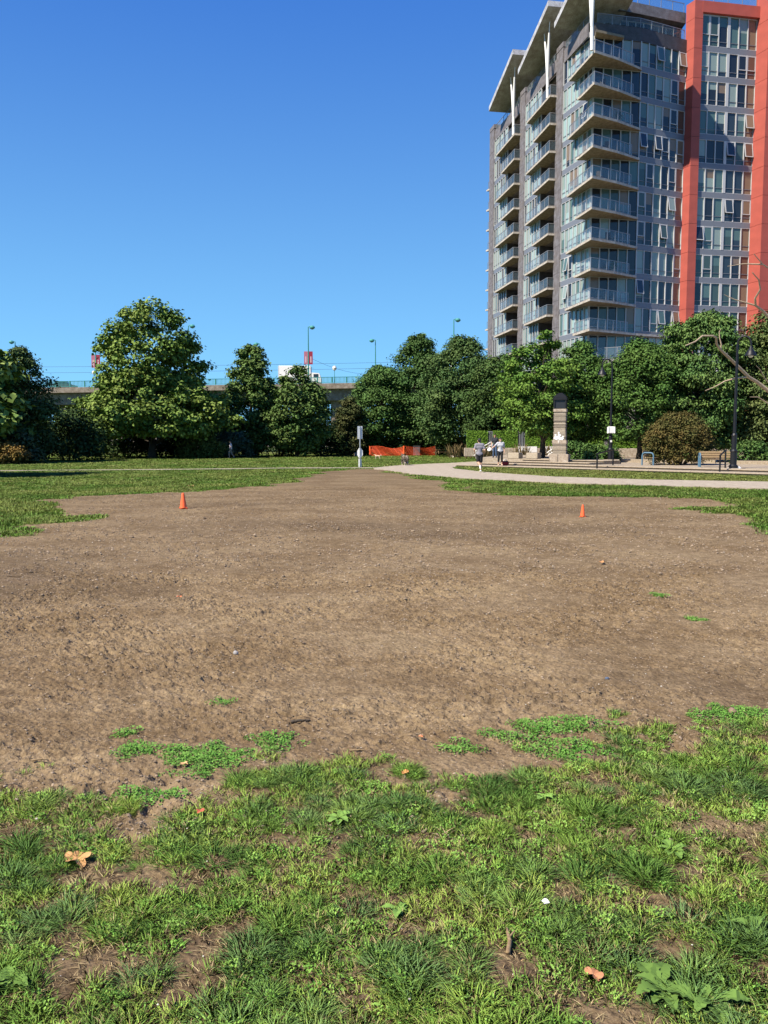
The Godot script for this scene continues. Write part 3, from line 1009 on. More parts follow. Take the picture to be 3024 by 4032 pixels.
func bridge() -> void:
	var b := thing("road_bridge", "concrete road bridge with teal railings crossing behind the park trees", "bridge", Vector3(-30, 0, -159))
	var x0 := -140.0
	var x1 := 90.0
	var dk := mb(b)
	var gd := mb(b)
	var prev := x0
	for k in 24:
		var x := lerpf(x0, x1, (k + 1) / 24.0)
		var a := deck_y(prev)
		var c := deck_y(x)
		for part in [[dk, 0.0, -0.95, -150.0, -168.0], [gd, -0.95, -3.0, -151.2, -166.8]]:
			var m: MB = part[0]
			var t: float = part[1]
			var u: float = part[2]
			var zf: float = part[3]
			var zb: float = part[4]
			m.quad(Vector3(prev, a + u, zf), Vector3(prev, a + t, zf), Vector3(x, c + t, zf), Vector3(x, c + u, zf))
			m.quad(Vector3(prev, a + t, zf), Vector3(prev, a + t, zb), Vector3(x, c + t, zb), Vector3(x, c + t, zf))
			m.quad(Vector3(prev, a + u, zb), Vector3(prev, a + u, zf), Vector3(x, c + u, zf), Vector3(x, c + u, zb))
			m.quad(Vector3(x, c + u, zb), Vector3(x, c + t, zb), Vector3(prev, a + t, zb), Vector3(prev, a + u, zb))
		prev = x
	obj("deck", dk.mesh(), M.bridge, b)
	obj("girder", gd.mesh(), M.girder, b)
	for x in [-120.0, -81.0, -44.0, -7.4, 30.0, 66.0]:
		var p := mb(b)
		p.prism(v2([[x - 2.3, -152.5], [x + 2.3, -152.5], [x + 2.3, -165.5], [x - 2.3, -165.5]]), 0.0, deck_y(x) - 2.95)
		obj("pier", p.mesh(), M.girder, b)
	for side in [-150.25, -167.75]:
		var rl := mb(b)
		var infill := mb(b)
		var n := 88
		for k in n:
			var xa := lerpf(x0, x1, float(k) / n)
			var xb := lerpf(x0, x1, float(k + 1) / n)
			var bas := Basis(Vector3(xb - xa, deck_y(xb) - deck_y(xa), 0).normalized(), Vector3.UP, Vector3.BACK)
			var ctr := Vector3((xa + xb) / 2, (deck_y(xa) + deck_y(xb)) / 2, side)
			rl.box(ctr + Vector3.UP * 1.1, Vector3(xb - xa, 0.10, 0.1), bas)
			rl.box(ctr + Vector3.UP * 0.16, Vector3(xb - xa, 0.08, 0.06), bas)
			for i in 11:
				infill.box(ctr + bas.x * (i - 5) * 0.237 + Vector3.UP * 0.62, Vector3(0.085, 0.9, 0.03))
			if side > -160 and xa > -75 and xa < 20:
				bar("railing_post", b, M.teal_metal, Vector3(xa, deck_y(xa) + 0.57, side), Vector3(0.14, 1.14, 0.14))
		obj("handrail", rl.mesh(), M.teal_metal, b)
		var fi := obj("railing_bars", infill.mesh(), M.teal_metal, b)
		fi.set_meta("kind", "stuff")
	# street lamps on the bridge, a near and a far row
	var where := [[-13.57, -150.6, "beside the white truck", true, 22.2], [12.49, -150.6, "rising over the trees by the tower", false, 23.5], [-35.0, -150.6, "half hidden by the big maple's crown", false, 22.4], [-51.74, -150.6, "with banners left of the big maple", true, 20.4], [-24.76, -167.4, "behind the slender tree", false, 21.2], [-1.71, -167.4, "far side, right of the truck", false, 21.9], [-73.5, -167.4, "over the leftmost tree", false, 21.6]]
	for w in where:
		var y: float = deck_y(w[0])
		var l := thing("bridge_lamp", "teal street lamp on the bridge %s" % w[2], "street lamp", Vector3(w[0], y, w[1]), 0.0, "lamps along the bridge")
		var h: float = w[4] - y
		var s := 1.0 if w[1] > -160 else -1.0
		var p := MB.new()
		p.tube([Vector3(0, 0, 0), Vector3(0, h * 0.45, 0), Vector3(0, h, 0)], [0.16, 0.13, 0.08], 8)
		obj("pole", p.mesh(), M.teal_metal, l)
		var a := MB.new()
		a.tube([Vector3(0, h - 0.05, 0), Vector3(0.35 * s, h + 0.12, 0), Vector3(0.9 * s, h + 0.1, 0)], [0.06, 0.06, 0.05], 6)
		obj("arm", a.mesh(), M.teal_metal, l)
		var hd := MB.new()
		hd.lathe(Vector3(0.72 * s, h - 0.5, 0), [Vector2(0.02, 0.0), Vector2(0.28, 0.1), Vector2(0.5, 0.3), Vector2(0.5, 0.45), Vector2(0.3, 0.68), Vector2(0.02, 0.74)], 12)
		obj("lamp_head", hd.mesh(), M.teal_metal, l)
		var br := MB.new()
		br.box(Vector3(0.5 * s, 2.8, 0), Vector3(1.0, 0.05, 0.05))
		obj("bracket", br.mesh(), M.teal_metal, l)
		var gl := MB.new()
		gl.lathe(Vector3(-0.45 * s, 2.2, 0), [Vector2(0.02, 0), Vector2(0.2, 0.12), Vector2(0.3, 0.4), Vector2(0.22, 0.66), Vector2(0.02, 0.75)], 10)
		obj("globe", gl.mesh(), M.glass_globe, l)
		if w[3]:
			for e in [-1, 1]:
				var bn := MB.new()
				bn.box(Vector3(e * 0.45, 4.6, 0.06), Vector3(0.66, 2.3, 0.03))
				obj("banner", bn.mesh(), mat(lin(0.30, 0.02, 0.05) if e > 0 else lin(0.42, 0.14, 0.2), 0.8), l)
				var st := MB.new()
				st.box(Vector3(e * 0.45, 4.3, 0.085), Vector3(0.2, 1.1, 0.01))
				obj("stripe", st.mesh(), mat(lin(0.6, 0.45, 0.5), 0.8), l)
	for q in [[-8.9, "small white globe lamp on the bridge right of the truck"], [-45.0, "small white globe lamp on the bridge behind the maple"]]:
		var y: float = deck_y(q[0])
		var l := thing("globe_lamp", q[1], "street lamp", Vector3(q[0], y, -150.6))
		var p := MB.new()
		p.tube([Vector3.ZERO, Vector3(0, 2.3, 0)], [0.07, 0.05], 6)
		obj("post", p.mesh(), M.teal_metal, l)
		var gl := MB.new()
		gl.lathe(Vector3(0, 2.25, 0), [Vector2(0.05, 0), Vector2(0.3, 0.15), Vector2(0.4, 0.5), Vector2(0.28, 0.8), Vector2(0.02, 0.9)], 10)
		obj("globe", gl.mesh(), M.glass_globe, l)
	# trolley wires
	for wq in [[[-13.57, 16.9, -150.6], [-1.71, 15.2, -167.4], 0.9, "trolley wire sagging between two bridge lamps"], [[-80.0, 14.6, -158], [30.0, 16.3, -158], 0.35, "long thin overhead wire along the bridge"], [[-80.0, 16.0, -161], [30.0, 17.6, -161], 0.35, "upper thin overhead wire along the bridge"]]:
		var a := Vector3(wq[0][0], wq[0][1], wq[0][2])
		var e := Vector3(wq[1][0], wq[1][1], wq[1][2])
		var pts := []
		var rad := []
		for k in 13:
			var t := k / 12.0
			pts.append(a.lerp(e, t) - Vector3.UP * wq[2] * 4 * t * (1 - t))
			rad.append(0.022)
		var wm := mb()
		wm.tube(pts, rad, 4)
		tag(obj("overhead_wire", wm.mesh(), M.black_metal), wq[3], "wire")
	truck()
	car()

func wheel(parent: Node3D, at: Vector3, r: float) -> void:
	var w := Node3D.new()
	w.name = "wheel"
	parent.add_child(w, true)
	w.position = at
	w.rotation.x = PI / 2
	var t := MB.new()
	t.lathe(Vector3.ZERO, [Vector2(r * 0.55, -0.12), Vector2(r * 0.95, -0.12), Vector2(r, -0.07), Vector2(r, 0.07), Vector2(r * 0.95, 0.12), Vector2(r * 0.55, 0.12)], 16)
	obj("tyre", t.mesh(), M.dark, w)
	var m := MB.new()
	m.lathe(Vector3.ZERO, [Vector2(0.01, 0.08), Vector2(r * 0.3, 0.1), Vector2(r * 0.56, 0.06)], 12)
	m.lathe(Vector3.ZERO, [Vector2(r * 0.56, -0.06), Vector2(r * 0.3, -0.1), Vector2(0.01, -0.08)], 12)
	obj("rim", m.mesh(), M.galv, w)

func truck() -> void:
	var x := -15.9
	var t := thing("box_truck", "white box truck driving across the bridge", "truck", Vector3(x, deck_y(x) + 0.01, -155.5))
	var c := MB.new()
	c.cbox(Vector3(-0.6, 2.25, 0), Vector3(6.0, 2.7, 2.3), 0.06)
	obj("cargo_box", c.mesh(), M.white, t)
	var ch := MB.new()
	ch.box(Vector3(0.2, 0.72, 0), Vector3(7.4, 0.3, 1.6))
	obj("chassis", ch.mesh(), M.dark, t)
	var cab := MB.new()
	var prof := [Vector2(2.55, 0.5), Vector2(4.3, 0.5), Vector2(4.3, 1.25), Vector2(3.95, 2.25), Vector2(2.55, 2.35)]
	side_prism(cab, prof, 1.05)
	obj("cab", cab.mesh(), M.white, t)
	var ws := MB.new()
	ws.quad(Vector3(4.31, 1.32, 0.9), Vector3(3.99, 2.2, 0.9), Vector3(3.99, 2.2, -0.9), Vector3(4.31, 1.32, -0.9))
	obj("windscreen", ws.mesh(), M.glass_dark, t)
	for s in [-1, 1]:
		var w := MB.new()
		w.box(Vector3(3.35, 1.75, s * 1.06), Vector3(0.9, 0.65, 0.03))
		obj("side_window", w.mesh(), M.glass_dark, t)
		for wx in [-2.2, 3.3]:
			wheel(t, Vector3(wx, 0.45, s * 0.95), 0.45)
		var hl := MB.new()
		hl.box(Vector3(4.31, 0.85, s * 0.75), Vector3(0.05, 0.2, 0.3))
		obj("headlight", hl.mesh(), M.glass_globe, t)

func side_prism(m: MB, prof: Array, half: float) -> void:
	var n := prof.size()
	for k in n:
		var a: Vector2 = prof[k]
		var b: Vector2 = prof[(k + 1) % n]
		m.quad(Vector3(a.x, a.y, half), Vector3(a.x, a.y, -half), Vector3(b.x, b.y, -half), Vector3(b.x, b.y, half))
	for k in range(1, n - 1):
		var a: Vector2 = prof[0]
		var b: Vector2 = prof[k]
		var d: Vector2 = prof[k + 1]
		m.tri(Vector3(a.x, a.y, half), Vector3(d.x, d.y, half), Vector3(b.x, b.y, half))
		m.tri(Vector3(a.x, a.y, -half), Vector3(b.x, b.y, -half), Vector3(d.x, d.y, -half))

func car() -> void:
	var x := -59.6
	var t := thing("car", "dark car passing on the bridge behind the railing", "car", Vector3(x, deck_y(x) + 0.01, -156))
	var m := mat(lin(0.05, 0.06, 0.07), 0.25)
	var body := MB.new()
	side_prism(body, [Vector2(-2.2, 0.35), Vector2(2.2, 0.35), Vector2(2.2, 0.75), Vector2(1.3, 0.95), Vector2(-2.0, 1.0), Vector2(-2.25, 0.8)], 0.88)
	obj("body", body.mesh(), m, t)
	var cab := MB.new()
	side_prism(cab, [Vector2(-1.9, 0.96), Vector2(1.25, 0.93), Vector2(0.45, 1.5), Vector2(-1.3, 1.52)], 0.74)
	obj("cabin", cab.mesh(), M.glass_dark, t)
	var rf := MB.new()
	rf.cbox(Vector3(-0.42, 1.53, 0), Vector3(1.7, 0.05, 1.4), 0.02)
	obj("roof", rf.mesh(), m, t)
	for s in [-1, 1]:
		for wx in [-1.35, 1.4]:
			wheel(t, Vector3(wx, 0.32, s * 0.82), 0.32)
		var hl := MB.new()
		hl.box(Vector3(2.2, 0.66, s * 0.6), Vector3(0.04, 0.12, 0.3))
		obj("headlight", hl.mesh(), M.glass_globe, t)

func far_buildings() -> void:
	var spec := [[-60.0, -260.0, 16.0, 11.0, "pale low building seen under the bridge beside the big maple"], [-36.0, -275.0, 13.0, 9.5, "pale far building seen in the gap right of the maple"], [-19.0, -290.0, 18.0, 7.0, "low white far building behind the slender trees"], [-92.0, -270.0, 22.0, 12.0, "far grey building behind the leftmost trees"]]
	for s in spec:
		var b := thing("far_building", s[4], "building", Vector3(s[0], 0, s[1]), 0.0, "buildings beyond the bridge")
		var w := MB.new()
		w.cbox(Vector3(0, s[3] * 0.5, 0), Vector3(s[2], s[3], 12), 0.1)
		obj("wall", w.mesh(), M.pale, b)
		var rf := MB.new()
		rf.cbox(Vector3(0, s[3] + 0.2, 0), Vector3(s[2] + 0.6, 0.4, 12.6), 0.05)
		obj("roof", rf.mesh(), M.grey_panel, b)
		var nf := int(s[3] / 3.0)
		var nw := int(s[2] / 2.6)
		for f in nf:
			for k in nw:
				var o := obj("window", unit_box, [M.glass_mid, M.glass_dark][(k + f) % 2], b)
				o.transform = Transform3D(Basis().scaled(Vector3(1.7, 1.5, 0.1)), Vector3(-s[2] / 2 + (k + 0.5) * s[2] / nw, 1.6 + f * 3.0, 6.02))

# ---------------------------------------------------------------- foliage
class Leaves:
	var v := PackedVector3Array()
	var n := PackedVector3Array()
	var c := PackedColorArray()
	var ix := PackedInt32Array()
	# a folded leaf: tip, two shoulders, stalk end
	func leaf(p: Vector3, along: Vector3, nrm: Vector3, s: float, wide: float, col: Color) -> void:
		var side := along.cross(nrm).normalized() * s * wide
		var i := v.size()
		var lift := nrm * s * 0.16
		v.append(p - along * s * 0.5)
		v.append(p + side + lift - along * s * 0.05)
		v.append(p + along * s * 0.5)
		v.append(p - side + lift - along * s * 0.05)
		n.append(nrm)
		n.append((nrm - side.normalized() * 0.3).normalized())
		n.append(nrm)
		n.append((nrm + side.normalized() * 0.3).normalized())
		for k in 4:
			c.append(col)
		ix.append_array(PackedInt32Array([i, i + 2, i + 1, i, i + 3, i + 2]))
	func mesh() -> ArrayMesh:
		var m := ArrayMesh.new()
		var arr := []
		arr.resize(Mesh.ARRAY_MAX)
		arr[Mesh.ARRAY_VERTEX] = v
		arr[Mesh.ARRAY_NORMAL] = n
		arr[Mesh.ARRAY_COLOR] = c
		arr[Mesh.ARRAY_INDEX] = ix
		m.add_surface_from_arrays(Mesh.PRIMITIVE_TRIANGLES, arr)
		return m

func rdir(r: RandomNumberGenerator) -> Vector3:
	var z := r.randf_range(-1, 1)
	var a := r.randf() * TAU
	var q := sqrt(1 - z * z)
	return Vector3(q * cos(a), z, q * sin(a))

# fill one lumpy clump with leaves
func clump(L: Leaves, r: RandomNumberGenerator, ctr: Vector3, rad: Vector3, count: int, size: float, wide: float, ca: Color, cb: Color, droop: float) -> void:
	var tone := r.randf()
	var hue := r.randf_range(-0.1, 0.1)
	for k in count:
		var d := rdir(r)
		if d.y < -0.35 and r.randf() < 0.6:
			d.y = -d.y
		var q := pow(r.randf(), 0.45) if r.randf() < 0.72 else r.randf_range(0.8, 1.5)
		var p := ctr + d * q * rad
		var nrm := (d * 0.7 + Vector3.UP * 0.75 + rdir(r) * 0.75).normalized()
		var along := (d * Vector3(1, 0.2, 1) - Vector3.UP * droop + rdir(r) * 0.8)
		along = (along - nrm * along.dot(nrm)).normalized()
		var t := clampf(0.55 * tone + 0.45 * r.randf(), 0.0, 1.0)
		var col := ca.lerp(cb, t)
		col.r *= 1.0 + hue
		L.leaf(p, along, nrm, size * r.randf_range(0.65, 1.25), wide, col)

# profile: [t, radius] up the crown from its underside (t = 0) to the top (t = 1)
func tree(called: String, label: String, at: Vector3, h: float, under: float, prof: Array, o := {}) -> Node3D:
	var t := thing(called, label, "tree", at, 0.0, o.get("group", ""))
	var r := RandomNumberGenerator.new()
	r.seed = o.get("seed", int(at.x * 31 + at.z * 17) + 900)
	var L := Leaves.new()
	var ca: Color = o.get("ca", Color(0.04, 0.085, 0.022)) * Color(1.2, 1.1, 0.95)
	var cb: Color = o.get("cb", Color(0.10, 0.17, 0.04)) * Color(1.3, 1.2, 1.0)
	var size: float = o.get("leaf", 0.3) * 1.12
	var nc := int(o.get("clumps", 110) * 1.5)
	var per := int(o.get("per", 95) * 1.7)
	var rc: float = o.get("rc", 1.2)
	var lean: Vector2 = o.get("lean", Vector2.ZERO)
	var open: float = o.get("open", 0.0)
	var gap := noise(r.randi() % 999, 0.33, 2)
	var centres := []
	var made := 0
	var tries := 0
	while made < nc and tries < nc * 8:
		tries += 1
		var f: float = pow(r.randf(), o.get("low", 1.0))
		var rr := look(prof, f)
		# more clumps where the crown is wide
		if r.randf() > 0.25 + 0.75 * rr / o.get("wide", 5.0):
			continue
		var a := r.randf() * TAU
		var q := lerpf(0.35, 0.97, sqrt(r.randf()))
		var jit := 1.0 + 0.14 * sin(a * 3.0 + f * 5.0 + r.randf() * 0.4) + 0.1 * sin(a * 7.0 + f * 11.0)
		var p := Vector3(cos(a) * rr * q * jit + lean.x * f, lerpf(under, h, f), sin(a) * rr * q * jit + lean.y * f)
		if open > 0.0 and f > 0.5 and gap.get_noise_3dv(p) < open * (f - 0.5) * 2.0 - 0.22:
			continue
		made += 1
		centres.append(p)
		var k := rc * r.randf_range(0.6, 1.15) * clampf(0.45 + rr / 4.0, 0.4, 1.0)
		clump(L, r, p - Vector3.UP * minf(0.0, h - p.y - k * 0.4), Vector3(k, k * o.get("flat", 0.62), k), int(per * r.randf_range(0.6, 1.3)), size, o.get("lw", 0.36), ca, cb, o.get("droop", 0.3))
	obj("crown", L.mesh(), o.get("mat", M.leaf), t)
	# trunk with limbs reaching into the crown
	var W := MB.new()
	var tr: float = o.get("trunk", 0.22)
	var top := Vector3(lean.x * 0.8, lerpf(under, h, 0.8), lean.y * 0.8)
	var pts := []
	var rad := []
	for k in 9:
		var f := k / 8.0
		pts.append(Vector3(top.x * f * f + 0.15 * sin(f * 7 + r.randf() * 0.5), top.y * f - 0.25 * (1 - f), top.z * f * f + 0.12 * cos(f * 6)))
		rad.append(tr * (1.35 if k == 0 else 1.0) * lerpf(1.0, 0.14, f))
	W.tube(pts, rad, 9)
	for k in o.get("limbs", 26):
		if centres.is_empty():
			break
		var e: Vector3 = centres[r.randi() % centres.size()]
		var f := clampf((e.y * 0.62) / top.y, 0.12, 0.9)
		var i := clampi(int(f * 8), 0, 7)
		var s: Vector3 = pts[i].lerp(pts[i + 1], f * 8 - i)
		var m := s.lerp(e, 0.5) + Vector3(r.randf_range(-0.3, 0.3), r.randf_range(0.0, 0.5), r.randf_range(-0.3, 0.3))
		var q: float = tr * lerpf(0.42, 0.12, f)
		W.tube([s, m, e], [q, q * 0.6, q * 0.18], 5, false)
	obj("trunk", W.mesh(), o.get("bark", M.bark), t)
	return t

func shrub(called: String, label: String, category: String, at: Vector3, size: Vector3, o := {}) -> Node3D:
	var t := thing(called, label, category, at, 0.0, o.get("group", ""))
	var r := RandomNumberGenerator.new()
	r.seed = o.get("seed", int(at.x * 53 + at.z * 29) + 500)
	var L := Leaves.new()
	var nc := int(o.get("clumps", 40) * 1.5)
	var ca: Color = o.get("ca", Color(0.03, 0.055, 0.018))
	var cb: Color = o.get("cb", Color(0.075, 0.115, 0.032))
	var W := MB.new()
	for k in nc:
		var hh := r.randf()
		var rr := sqrt(maxf(0.06, 1.0 - pow(absf(hh - 0.3) / 0.72, 2.2)))
		var az := r.randf() * TAU
		var q := lerpf(0.5, 0.95, sqrt(r.randf())) * rr
		var p := Vector3(cos(az) * q * size.x, size.y * (0.08 + 0.80 * hh), sin(az) * q * size.z)
		var k2: float = o.get("rc", 0.55) * r.randf_range(0.7, 1.2)
		clump(L, r, p, Vector3(k2, k2 * 0.8, k2), int(o.get("per", 80) * 1.4), o.get("leaf", 0.2) * 1.1, o.get("lw", 0.33), ca, cb, o.get("droop", 0.1))
		if k % 4 == 0:
			W.tube([Vector3(p.x * 0.2, -0.1, p.z * 0.2), Vector3(p.x * 0.6, p.y * 0.5, p.z * 0.6), p], [0.035, 0.025, 0.01], 5, false)
	obj("foliage", L.mesh(), o.get("mat", M.leaf), t)
	obj("stem", W.mesh(), M.bark, t)
	return t

func trees() -> void:
	var round := [[0.0, 0.45], [0.12, 0.85], [0.35, 1.0], [0.6, 0.85], [0.82, 0.55], [1.0, 0.12]]
	var sc := func(p: Array, k: float) -> Array:
		return p.map(func(q): return [q[0], q[1] * k])
	# the big maple on the left
	tree("maple_tree", "big spreading maple with a sunlit yellow-green crown on the lawn", Vector3(-23.5, 0, -84), 14.9, 2.5,
		[[0.0, 6.0], [0.07, 7.6], [0.16, 7.8], [0.25, 6.6], [0.36, 5.3], [0.55, 5.0], [0.72, 4.6], [0.86, 4.0], [0.95, 2.9], [1.0, 1.8]],
		{"seed": 11, "leaf": 0.32, "lw": 0.42, "clumps": 290, "per": 80, "rc": 1.05, "wide": 7.3, "open": 0.2, "low": 1.6, "ca": Color(0.058, 0.115, 0.026), "cb": Color(0.165, 0.25, 0.068), "trunk": 0.36, "limbs": 60, "droop": 0.4, "flat": 0.62})
	# left edge
	tree("catalpa_tree", "tree with big drooping pale leaves at the left edge", Vector3(-31.2, 0, -63), 10.0, 0.9, sc.call(round, 4.2),
		{"seed": 12, "leaf": 0.5, "lw": 0.45, "clumps": 80, "per": 42, "rc": 1.1, "wide": 4.2, "ca": Color(0.06, 0.115, 0.03), "cb": Color(0.16, 0.24, 0.075), "droop": 1.2, "limbs": 22})
	tree("broadleaf_tree", "dark small-leaved tree just right of the left-edge tree", Vector3(-29.2, 0, -67), 9.0, 0.6, sc.call(round, 2.9),
		{"seed": 13, "leaf": 0.2, "clumps": 100, "per": 120, "rc": 0.9, "wide": 3.3, "ca": Color(0.03, 0.06, 0.022), "cb": Color(0.085, 0.13, 0.05)})
	tree("broadleaf_tree", "dark tree left of the big maple beneath the bridge line", Vector3(-35.5, 0, -78), 6.4, 0.4, sc.call(round, 3.6),
		{"seed": 14, "leaf": 0.22, "clumps": 110, "per": 110, "rc": 1.0, "wide": 4.4, "ca": Color(0.025, 0.05, 0.018), "cb": Color(0.06, 0.10, 0.035)})
	tree("shade_tree", "tree beyond the left edge whose shadow falls on the lawn", Vector3(-21.6, 0, -38.0), 7.5, 2.2, sc.call(round, 2.9),
		{"seed": 15, "leaf": 0.34, "clumps": 90, "per": 70, "rc": 1.1, "wide": 3.4})
	# middle group
	tree("slender_tree", "tall slender tree with a pointed top in front of the bridge", Vector3(-14.6, 0, -92), 12.4, 0.8,
		[[0.0, 2.6], [0.2, 3.6], [0.4, 3.5], [0.58, 2.7], [0.62, 1.9], [0.75, 2.0], [0.9, 1.2], [1.0, 0.3]],
		{"seed": 16, "leaf": 0.3, "clumps": 120, "per": 85, "rc": 1.0, "wide": 3.6, "ca": Color(0.04, 0.085, 0.026), "cb": Color(0.10, 0.165, 0.055)})
	tree("broadleaf_tree", "rounded tree right of the slender tree below the white truck", Vector3(-9.6, 0, -91), 9.4, 0.7,
		[[0.0, 2.2], [0.2, 3.2], [0.5, 3.2], [0.75, 2.6], [0.86, 1.6], [1.0, 0.7]],
		{"seed": 17, "leaf": 0.3, "clumps": 105, "per": 85, "rc": 1.0, "wide": 3.2, "open": 0.25, "ca": Color(0.04, 0.085, 0.026), "cb": Color(0.10, 0.165, 0.055)})
	tree("broadleaf_tree", "dark narrow tree by the bridge pier behind the sign post", Vector3(-4.2, 0, -99), 7.1, 0.2, sc.call(round, 2.0),
		{"seed": 18, "leaf": 0.2, "clumps": 80, "per": 110, "rc": 0.8, "wide": 2.5, "ca": Color(0.035, 0.05, 0.02), "cb": Color(0.075, 0.09, 0.04)})
	tree("broadleaf_tree", "dense green tree behind the orange fence", Vector3(-0.3, 0, -103), 10.8, 1.4, sc.call(round, 4.4),
		{"seed": 19, "leaf": 0.24, "clumps": 150, "per": 130, "rc": 1.15, "wide": 4.4, "ca": Color(0.035, 0.085, 0.028), "cb": Color(0.08, 0.155, 0.05)})
	tree("broadleaf_tree", "tall pointed green tree right of the orange fence", Vector3(4.3, 0, -103), 14.6, 1.6,
		[[0.0, 2.8], [0.15, 4.2], [0.4, 4.0], [0.62, 3.1], [0.8, 2.2], [0.92, 1.4], [1.0, 0.4]],
		{"seed": 20, "leaf": 0.24, "clumps": 165, "per": 130, "rc": 1.15, "wide": 4.2, "ca": Color(0.03, 0.075, 0.026), "cb": Color(0.075, 0.14, 0.048), "trunk": 0.28})
	tree("broadleaf_tree", "wide soft green tree hiding the tower's left foot", Vector3(8.6, 0, -93), 12.6, 1.9,
		[[0.0, 3.2], [0.15, 5.0], [0.45, 5.0], [0.7, 4.0], [0.88, 2.6], [1.0, 0.8]],
		{"seed": 21, "leaf": 0.22, "clumps": 180, "per": 150, "rc": 1.2, "wide": 5.0, "ca": Color(0.04, 0.085, 0.032), "cb": Color(0.085, 0.15, 0.058), "trunk": 0.28})
	tree("broadleaf_tree", "dark tree behind the jogger between two green crowns", Vector3(11.4, 0, -82), 9.8, 1.9, sc.call(round, 3.8),
		{"seed": 22, "leaf": 0.22, "clumps": 130, "per": 130, "rc": 1.0, "wide": 3.8, "ca": Color(0.03, 0.065, 0.024), "cb": Color(0.07, 0.125, 0.042), "trunk": 0.28})
	# plaza trees
	tree("plaza_tree", "light green tree behind the clock pillar", Vector3(11.6, 0.45, -61.5), 9.0, 1.7,
		[[0.0, 2.0], [0.2, 3.3], [0.5, 3.1], [0.75, 2.3], [0.9, 1.3], [1.0, 0.3]],
		{"seed": 23, "leaf": 0.18, "clumps": 115, "per": 120, "rc": 0.85, "wide": 2.9, "open": 0.3, "ca": Color(0.05, 0.12, 0.025), "cb": Color(0.125, 0.225, 0.05), "flat": 0.45})
	tree("plaza_tree", "dark green tree just right of the clock pillar", Vector3(15.0, 0.23, -63.5), 8.6, 1.5, sc.call(round, 3.4),
		{"seed": 24, "leaf": 0.16, "clumps": 130, "per": 150, "rc": 0.9, "wide": 3.4, "ca": Color(0.035, 0.085, 0.025), "cb": Color(0.08, 0.155, 0.042)})
	tree("plaza_tree", "green tree beside the lamp post with the white box", Vector3(18.3, 0.23, -60.0), 8.5, 1.4, sc.call(round, 3.3),
		{"seed": 25, "leaf": 0.16, "clumps": 130, "per": 150, "rc": 0.9, "wide": 3.3, "ca": Color(0.038, 0.09, 0.025), "cb": Color(0.08, 0.155, 0.042)})
	tree("feathery_tree", "broad feathery tree in tiers behind the brown bush", Vector3(23.0, 0.23, -60.5), 10.4, 1.0,
		[[0.0, 3.0], [0.2, 3.9], [0.5, 3.6], [0.75, 2.7], [0.9, 1.8], [1.0, 0.6]],
		{"seed": 26, "leaf": 0.22, "lw": 0.26, "clumps": 190, "per": 170, "rc": 1.0, "wide": 3.9, "ca": Color(0.045, 0.10, 0.035), "cb": Color(0.105, 0.185, 0.06), "flat": 0.42, "droop": 0.9})
	tree("feathery_tree", "grey-green feathery tree at the right edge", Vector3(28.4, 0.23, -59.0), 10.9, 0.9,
		[[0.0, 2.8], [0.2, 3.6], [0.5, 3.4], [0.75, 2.6], [0.9, 1.6], [1.0, 0.5]],
		{"seed": 27, "leaf": 0.22, "lw": 0.26, "clumps": 200, "per": 160, "rc": 1.0, "wide": 3.6, "ca": Color(0.05, 0.085, 0.035), "cb": Color(0.105, 0.15, 0.06), "flat": 0.5, "droop": 0.8})
	dead_tree()

